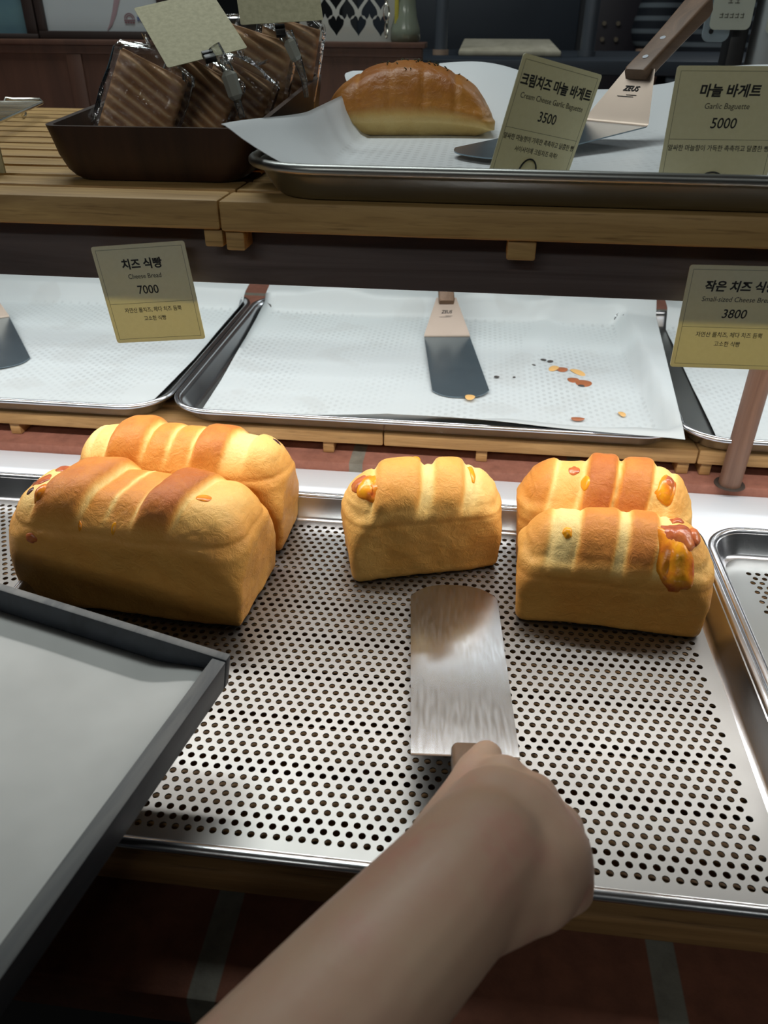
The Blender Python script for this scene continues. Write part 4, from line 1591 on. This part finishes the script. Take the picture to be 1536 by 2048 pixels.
f1, hw1 = framed(-1.16, -0.800, 0.36, M_bluepr, 'blue green print in a dark frame at far left on the partition', 0.008, 0.020)
f2, hw2 = framed(-0.797, -0.560, 0.36, M_prwhite, 'white print with a pink brush stroke and small logo on the partition', 0.0125, 0.014)
bm = bmesh.new()
pts = [(0.006, 0.0075, 0.0132), (0.014, 0.0075, 0.022), (0.024, 0.0075, 0.040), (0.033, 0.0075, 0.062), (0.042, 0.0075, 0.1)]
add_tube(bm, pts, [0.0006, 0.0026, 0.0042, 0.0052, 0.006], 8)
for v in bm.verts:
    v.co.y = 0.0075 + (v.co.y - 0.0075) * 0.08
finish(bm, 'brush_stroke', M_pink, f2)
bm = bmesh.new()
lx, lz = 0.0500, 0.0310
for k in range(9):
    a0, a1 = PI * k / 9, PI * (k + 1) / 9
    for r0, r1 in ((0.0080, 0.0098), (0.0046, 0.0064)):
        vs = [bm.verts.new((lx + r * math.cos(a), 0.0074, lz + r * math.sin(a) * 0.9)) for r, a in ((r0, a0), (r1, a0), (r1, a1), (r0, a1))]
        bm.faces.new(vs)
add_box(bm, (lx - 0.010, 0.0070, lz - 0.0028), (lx + 0.010, 0.0076, lz - 0.0010))
for k in range(4):
    add_box(bm, (lx - 0.009 + k * 0.0047, 0.0070, lz - 0.0068), (lx - 0.0055 + k * 0.0047, 0.0076, lz - 0.0042))
finish(bm, 'print_logo', M_logo, f2, smooth=False)
bm = bmesh.new()
for k in range(6):
    add_box(bm, (lx + 0.0140 + k * 0.0052, 0.0070, lz - 0.0014), (lx + 0.0184 + k * 0.0052, 0.0076, lz + 0.0032))
    add_box(bm, (lx + 0.0140 + k * 0.0052, 0.0070, lz - 0.0030), (lx + 0.0178 + k * 0.0052, 0.0076, lz - 0.0020))
finish(bm, 'print_caption', M_logob, f2, smooth=False)

# heart lattice screen
def heart(cx, cy, s, inv=1):
    pts = []
    for k in range(28):
        a = 2 * PI * k / 28
        x = 16 * math.sin(a) ** 3
        y = 13 * math.cos(a) - 5 * math.cos(2 * a) - 2 * math.cos(3 * a) - math.cos(4 * a)
        pts.append((cx + x / 16 * s * 0.78, cy + inv * y / 16 * s))
    return pts


cu = bpy.data.curves.new('lattice', 'CURVE')
cu.dimensions = '2D'
cu.fill_mode = 'BOTH'
cu.extrude = 0.002


def spl(pts):
    s = cu.splines.new('POLY')
    s.points.add(len(pts) - 1)
    for p, q in zip(s.points, pts):
        p.co = (q[0], q[1], 0, 1)
    s.use_cyclic_u = True


LW, LH = 0.105, 0.32
spl([(-LW, 0), (LW, 0), (LW, LH), (-LW, LH)])
px, pz = 0.0385, 0.0385
for j in range(9):
    for i in range(-3, 4):
        cx, cy = i * px, 0.006 + j * pz
        for (qx, qy, iv) in ((cx, cy + 0.019, 1), (cx + px / 2, cy + 0.0010 if j else -9, -1)):
            if abs(qx) < LW - 0.017 and 0.019 < qy < LH - 0.018:
                spl(heart(qx, qy, 0.0178, iv))
        qx, qy = cx + px / 2, cy + 0.0385
tmp = bpy.data.objects.new('tmp', cu)
COL.objects.link(tmp)
dg = bpy.context.evaluated_depsgraph_get()
dg.update()
me = bpy.data.meshes.new_from_object(tmp.evaluated_get(dg))
bpy.data.objects.remove(tmp)
me.transform(Matrix.Rotation(PI / 2, 4, 'X'))
me.materials.clear()
lt = link(me, 'heart_lattice', plain('pale_painted_metal', lin(176, 178, 172), 0.5), None, smooth=False, loc=(-0.262, 1.548, PZ))
tag(lt, 'pale metal screen pierced with hearts behind the bagged waffles', 'screen')

bt = empty('glass_bottle', (-0.1420, 1.545, PZ), 'tall pale green glass bottle at the end of the partition', 'bottle')
bm = bmesh.new()
add_lathe(bm, [(0.0, 0.0), (0.023, 0.0), (0.0255, 0.004), (0.0250, 0.020), (0.0195, 0.036), (0.0165, 0.060), (0.0155, 0.11), (0.0155, 0.20), (0.0, 0.20)], (0, 0, 0), 28)
finish(bm, 'bottle_body', plain('pale_green_glass', lin(150, 160, 142), 0.15, 0.0, Transmission_Weight=0.45), bt)
bm = bmesh.new()
add_box(bm, (-0.0172, -0.0165, 0.026), (-0.0105, -0.0125, 0.17), 0.001)
finish(bm, 'yellow_label', plain('yellow_label', lin(176, 168, 62), 0.5), bt)
bm = bmesh.new()
for k in range(4):
    z = 0.006 + k * 0.024
    add_tube(bm, [(0.0045 * math.cos(a) * (1 if k % 2 else 0.5), 0.004 * math.sin(a * 2) * 0.3, z + 0.012 + 0.0125 * math.sin(a)) for a in [2 * PI * q / 18 for q in range(19)]], 0.0013, 6)
tag(finish(bm, 'hanging_chain', M_wire, None, loc=(-0.1735, 1.533, PZ)), 'thin metal chain between the heart screen and the bottle', 'chain')

# kitchen beyond
tb = empty('work_table', (0.15, 2.05, -0.85), 'dark work table behind the upper bread tray', 'table')
bm = bmesh.new()
add_box(bm, (-0.75, -0.35, 1.180), (1.1, 0.30, 1.205), 0.003)
finish(bm, 'table_top', M_dark2, tb)
for sx in (-0.7, 1.05):
    for sy in (-0.3, 0.25):
        bm = bmesh.new()
        add_box(bm, (sx - 0.02, sy - 0.02, 0), (sx + 0.02, sy + 0.02, 1.1798))
        finish(bm, 'table_leg', M_dark2, tb)
bm = bmesh.new()
add_box(bm, (-0.105, -0.16, 0), (0.105, 0.22, 0.010), 0.003, Matrix.Rotation(math.radians(2.4), 4, 'X'))
add_box(bm, (-0.09, 0.19, -0.006), (0.09, 0.21, 0.009), 0.001)
tag(finish(bm, 'cutting_board', wood('pale_board_wood', lin(150, 144, 126), lin(182, 176, 158), (20, 4, 20), 0.6, 0.1), None, loc=(0.045, 2.02, 0.3615)), 'pale wooden cutting board on the dark work table', 'cutting board')
for x, y, lab, m, r in ((-0.099, 1.90, 'grey steel pole nearest the glass bottle', M_steel_dark, 0.0135), (0.205, 1.90, 'grey steel pole nearest the price card', M_steel_dark, 0.0150)):
    o = empty('steel_pole', (x, y, 0.3551), lab, 'pole')
    bm = bmesh.new()
    add_tube(bm, [(0, 0, 0.0), (0, 0, 0.5), (0, 0, 1.344)], r, 16)
    finish(bm, 'shaft', m, o)
    bm = bmesh.new()
    add_tube(bm, [(0, 0, 0.0002), (0, 0, 0.010)], r * 1.25, 16)
    finish(bm, 'foot_collar', plain('tan_collar', lin(150, 128, 110), 0.6) if x < 0 else m, o)
# oven with control knobs
ov = empty('deck_oven', (0.10, 2.75, -0.85), 'dark oven with small indicator knobs at the back of the kitchen', 'oven')
bm = bmesh.new()
add_box(bm, (-0.55, 0.0, 0.0), (0.62, 0.7, 1.75), 0.01)
finish(bm, 'oven_body', M_dark, ov)
bm = bmesh.new()
add_box(bm, (-0.50, -0.012, 0.98), (0.16, -0.0005, 1.42), 0.004)
dr = finish(bm, 'oven_door', M_dark2, ov)
bm = bmesh.new()
add_tube(bm, [(-0.44, -0.04, 1.385), (0.10, -0.04, 1.385)], 0.009, 12)
add_tube(bm, [(-0.42, -0.04, 1.385), (-0.42, -0.010, 1.385)], 0.006, 8)
add_tube(bm, [(0.08, -0.04, 1.385), (0.08, -0.010, 1.385)], 0.006, 8)
finish(bm, 'door_handle', M_steel_dark, dr)
bm = bmesh.new()
add_box(bm, (0.20, -0.010, 0.95), (0.36, -0.0005, 1.45), 0.003)
finish(bm, 'control_panel', plain('panel_plum', lin(40, 36, 44), 0.5), ov)
for kx in (0.235, 0.275):
    for kz in (1.175, 1.225, 1.265):
        bm = bmesh.new()
        add_tube(bm, [(kx, -0.020, kz), (kx, -0.0101, kz)], 0.006, 12)
        finish(bm, 'control_knob', plain('dim_brass', lin(118, 108, 92), 0.4), ov)

# paper bag holder and tags at right
bm = bmesh.new()
add_box(bm, (-0.04, -0.03, 0), (0.055, 0.03, 0.55), 0.012, None, 4)
wb = tag(finish(bm, 'paper_roll', plain('grey_white_paper', lin(150, 156, 158), 0.6), None, loc=(0.400, 1.285, -0.0192)), 'tall grey white paper bundle at the right edge behind the price card', 'paper bundle')
bm = bmesh.new()
add_box(bm, (-0.013, -0.02, 0), (0.010, 0.02, 0.55), 0.003)
tag(finish(bm, 'black_stand', M_black, None, loc=(0.3370, 1.285, -0.0192)), 'black upright stand beside the grey white paper bundle', 'stand')


def hang_tag(loc, w, h, label, marks):
    bm = bmesh.new()
    ol = rrect(-w / 2, w / 2, 0, h, 0.007, 6)
    add_prism(bm, ol, -0.0006, 0.0006, Matrix.Rotation(PI / 2, 4, 'X'))
    o = finish(bm, 'label_tag', plain('pale_tag_card', lin(178, 184, 172), 0.6), None, loc=loc)
    tag(o, label, 'label tag', 'pale label tags')
    bm = bmesh.new()
    for x0, z0, x1, z1 in marks:
        add_box(bm, (x0, -0.0010, z0), (x1, -0.00065, z1))
    finish(bm, 'faded_print', plain('faded_ink', lin(120, 122, 112), 0.7), o, smooth=False)
    return o


rnd = random.Random(5)
mk = []
for k in range(5):
    x = -0.0155 + k * 0.0066
    mk += [(x, 0.0130, x + 0.0045, 0.0142), (x, 0.0165, x + 0.0045, 0.0176), (x + 0.0030, 0.0130, x + 0.0040, 0.0185)]
for k in range(2):
    x = -0.008 + k * 0.0085
    mk += [(x, 0.0290, x + 0.0060, 0.0303), (x + 0.001, 0.0325, x + 0.0052, 0.0337), (x + 0.0028, 0.0290, x + 0.0040, 0.0350)]
hang_tag((0.3150, 1.245, 0.4060), 0.052, 0.085, 'pale label tag with faded print left of the paper bundle', mk)
hang_tag((0.3850, 1.240, 0.4020), 0.050, 0.085, 'pale label tag in front of the paper bundle at the right edge', [(-0.018, 0.020, -0.012, 0.024), (-0.010, 0.020, -0.005, 0.0215)])
bm = bmesh.new()
ol = rrect(-0.017, 0.017, 0, 0.10, 0.009, 6)
add_prism(bm, ol, -0.003, 0.003, Matrix.Rotation(PI / 2, 4, 'X'))
hp = finish(bm, 'plastic_hook_plate', plain('pale_blue_plastic', lin(128, 142, 150), 0.4), None, loc=(0.3020, 1.258, 0.392))
tag(hp, 'pale blue plastic plate with a hole behind the left label tag', 'hook plate')
bm = bmesh.new()
add_tube(bm, [(-0.007, -0.0040, 0.012), (-0.007, -0.0031, 0.012)], 0.0030, 14)
finish(bm, 'screw_hole', M_black, hp)

# shop worker in a striped shirt
pbm = bmesh.new()
cx, cy, fl = 0.645, 2.62, -0.85
add_capsule(pbm, (cx, cy, fl + 1.0), (cx, cy, fl + 1.34), 0.115, 0.12)
add_capsule(pbm, (cx - 0.13, cy, fl + 1.38), (cx + 0.13, cy, fl + 1.38), 0.055, 0.055)
add_capsule(pbm, (cx, cy, fl + 1.40), (cx, cy - 0.01, fl + 1.50), 0.05, 0.048)
add_ell(pbm, (cx, cy - 0.02, fl + 1.60), (0.075, 0.092, 0.112), (0, 0, 0))
add_capsule(pbm, (cx, cy - 0.105, fl + 1.60), (cx, cy - 0.118, fl + 1.585), 0.010, 0.013)
for s in (-1, 1):
    add_capsule(pbm, (cx + s * 0.075, cy, fl + 1.60), (cx + s * 0.080, cy, fl + 1.57), 0.012, 0.010)
    add_capsule(pbm, (cx + s * 0.165, cy, fl + 1.37), (cx + s * 0.200, cy - 0.01, fl + 1.10), 0.046, 0.038)
    add_capsule(pbm, (cx + s * 0.200, cy - 0.01, fl + 1.10), (cx + s * 0.150, cy - 0.20, fl + 1.02), 0.037, 0.026)
    add_capsule(pbm, (cx + s * 0.150, cy - 0.20, fl + 1.02), (cx + s * 0.130, cy - 0.27, fl + 1.02), 0.028, 0.026)
    for q in range(4):
        add_capsule(pbm, (cx + s * (0.115 + q * 0.012), cy - 0.27, fl + 1.02), (cx + s * (0.108 + q * 0.012), cy - 0.335 + 0.008 * abs(q - 1.5), fl + 1.005), 0.0085, 0.0065)
    add_capsule(pbm, (cx + s * 0.115, cy - 0.23, fl + 1.03), (cx + s * 0.085, cy - 0.285, fl + 1.025), 0.011, 0.008)
    add_capsule(pbm, (cx + s * 0.085, cy, fl + 0.92), (cx + s * 0.095, cy, fl + 0.50), 0.088, 0.058)
    add_capsule(pbm, (cx + s * 0.095, cy, fl + 0.50), (cx + s * 0.095, cy + 0.01, fl + 0.09), 0.056, 0.038)
    add_capsule(pbm, (cx + s * 0.095, cy + 0.01, fl + 0.045), (cx + s * 0.105, cy - 0.15, fl + 0.038), 0.042, 0.036)
me = bake_mods(pbm, [('REMESH', dict(mode='VOXEL', voxel_size=0.007)), ('SMOOTH', dict(factor=0.5, iterations=5))], 'person')
ps = link(me, 'person', M_skin, None, angle=180)
tag(ps, 'worker in a dark striped short sleeved shirt behind the shelf', 'person')
t = NT('dark_striped_cloth')
tc = t.node('ShaderNodeTexCoord')
sp = t.node('ShaderNodeSeparateXYZ')
t.link(tc.outputs['Object'], sp.inputs[0])
sn = t.math('SINE', t.math('MULTIPLY', sp.outputs[2], 2 * PI / 0.030))
t.base(t.ramp(t.math('ADD', t.math('MULTIPLY', sn, 0.5), 0.5), [(0.60, lin(30, 36, 46)), (0.82, lin(112, 122, 130))]))
t.set(Roughness=0.8)
bm = bmesh.new()
add_capsule(bm, (cx, cy, fl + 0.98), (cx, cy, fl + 1.34), 0.128, 0.131)
add_capsule(bm, (cx - 0.14, cy, fl + 1.375), (cx + 0.14, cy, fl + 1.375), 0.064, 0.064)
for s in (-1, 1):
    add_capsule(bm, (cx + s * 0.160, cy, fl + 1.36), (cx + s * 0.186, cy - 0.005, fl + 1.25), 0.060, 0.062)
me = bake_mods(bm, [('REMESH', dict(mode='VOXEL', voxel_size=0.007)), ('SMOOTH', dict(factor=0.5, iterations=4))], 'shirt')
link(me, 'shirt', t.m, ps, angle=180)
bm = bmesh.new()
for s in (-1, 1):
    add_capsule(bm, (cx + s * 0.085, cy, fl + 0.93), (cx + s * 0.095, cy, fl + 0.50), 0.098, 0.072)
    add_capsule(bm, (cx + s * 0.095, cy, fl + 0.50), (cx + s * 0.095, cy + 0.01, fl + 0.12), 0.070, 0.056)
me = bake_mods(bm, [('REMESH', dict(mode='VOXEL', voxel_size=0.008)), ('SMOOTH', dict(factor=0.5, iterations=4))], 'trousers')
link(me, 'trousers', M_dark, ps, angle=180)
bm = bmesh.new()
add_ell(bm, (cx, cy + 0.012, fl + 1.632), (0.088, 0.092, 0.100), (0, 0, 0))
for v in list(bm.verts):
    if v.co.y < cy - 0.045 and v.co.z < fl + 1.665:
        v.co.y = cy - 0.045 + (v.co.y - cy + 0.045) * 0.1
finish(bm, 'hair', plain('black_hair', lin(24, 20, 20), 0.5), ps)
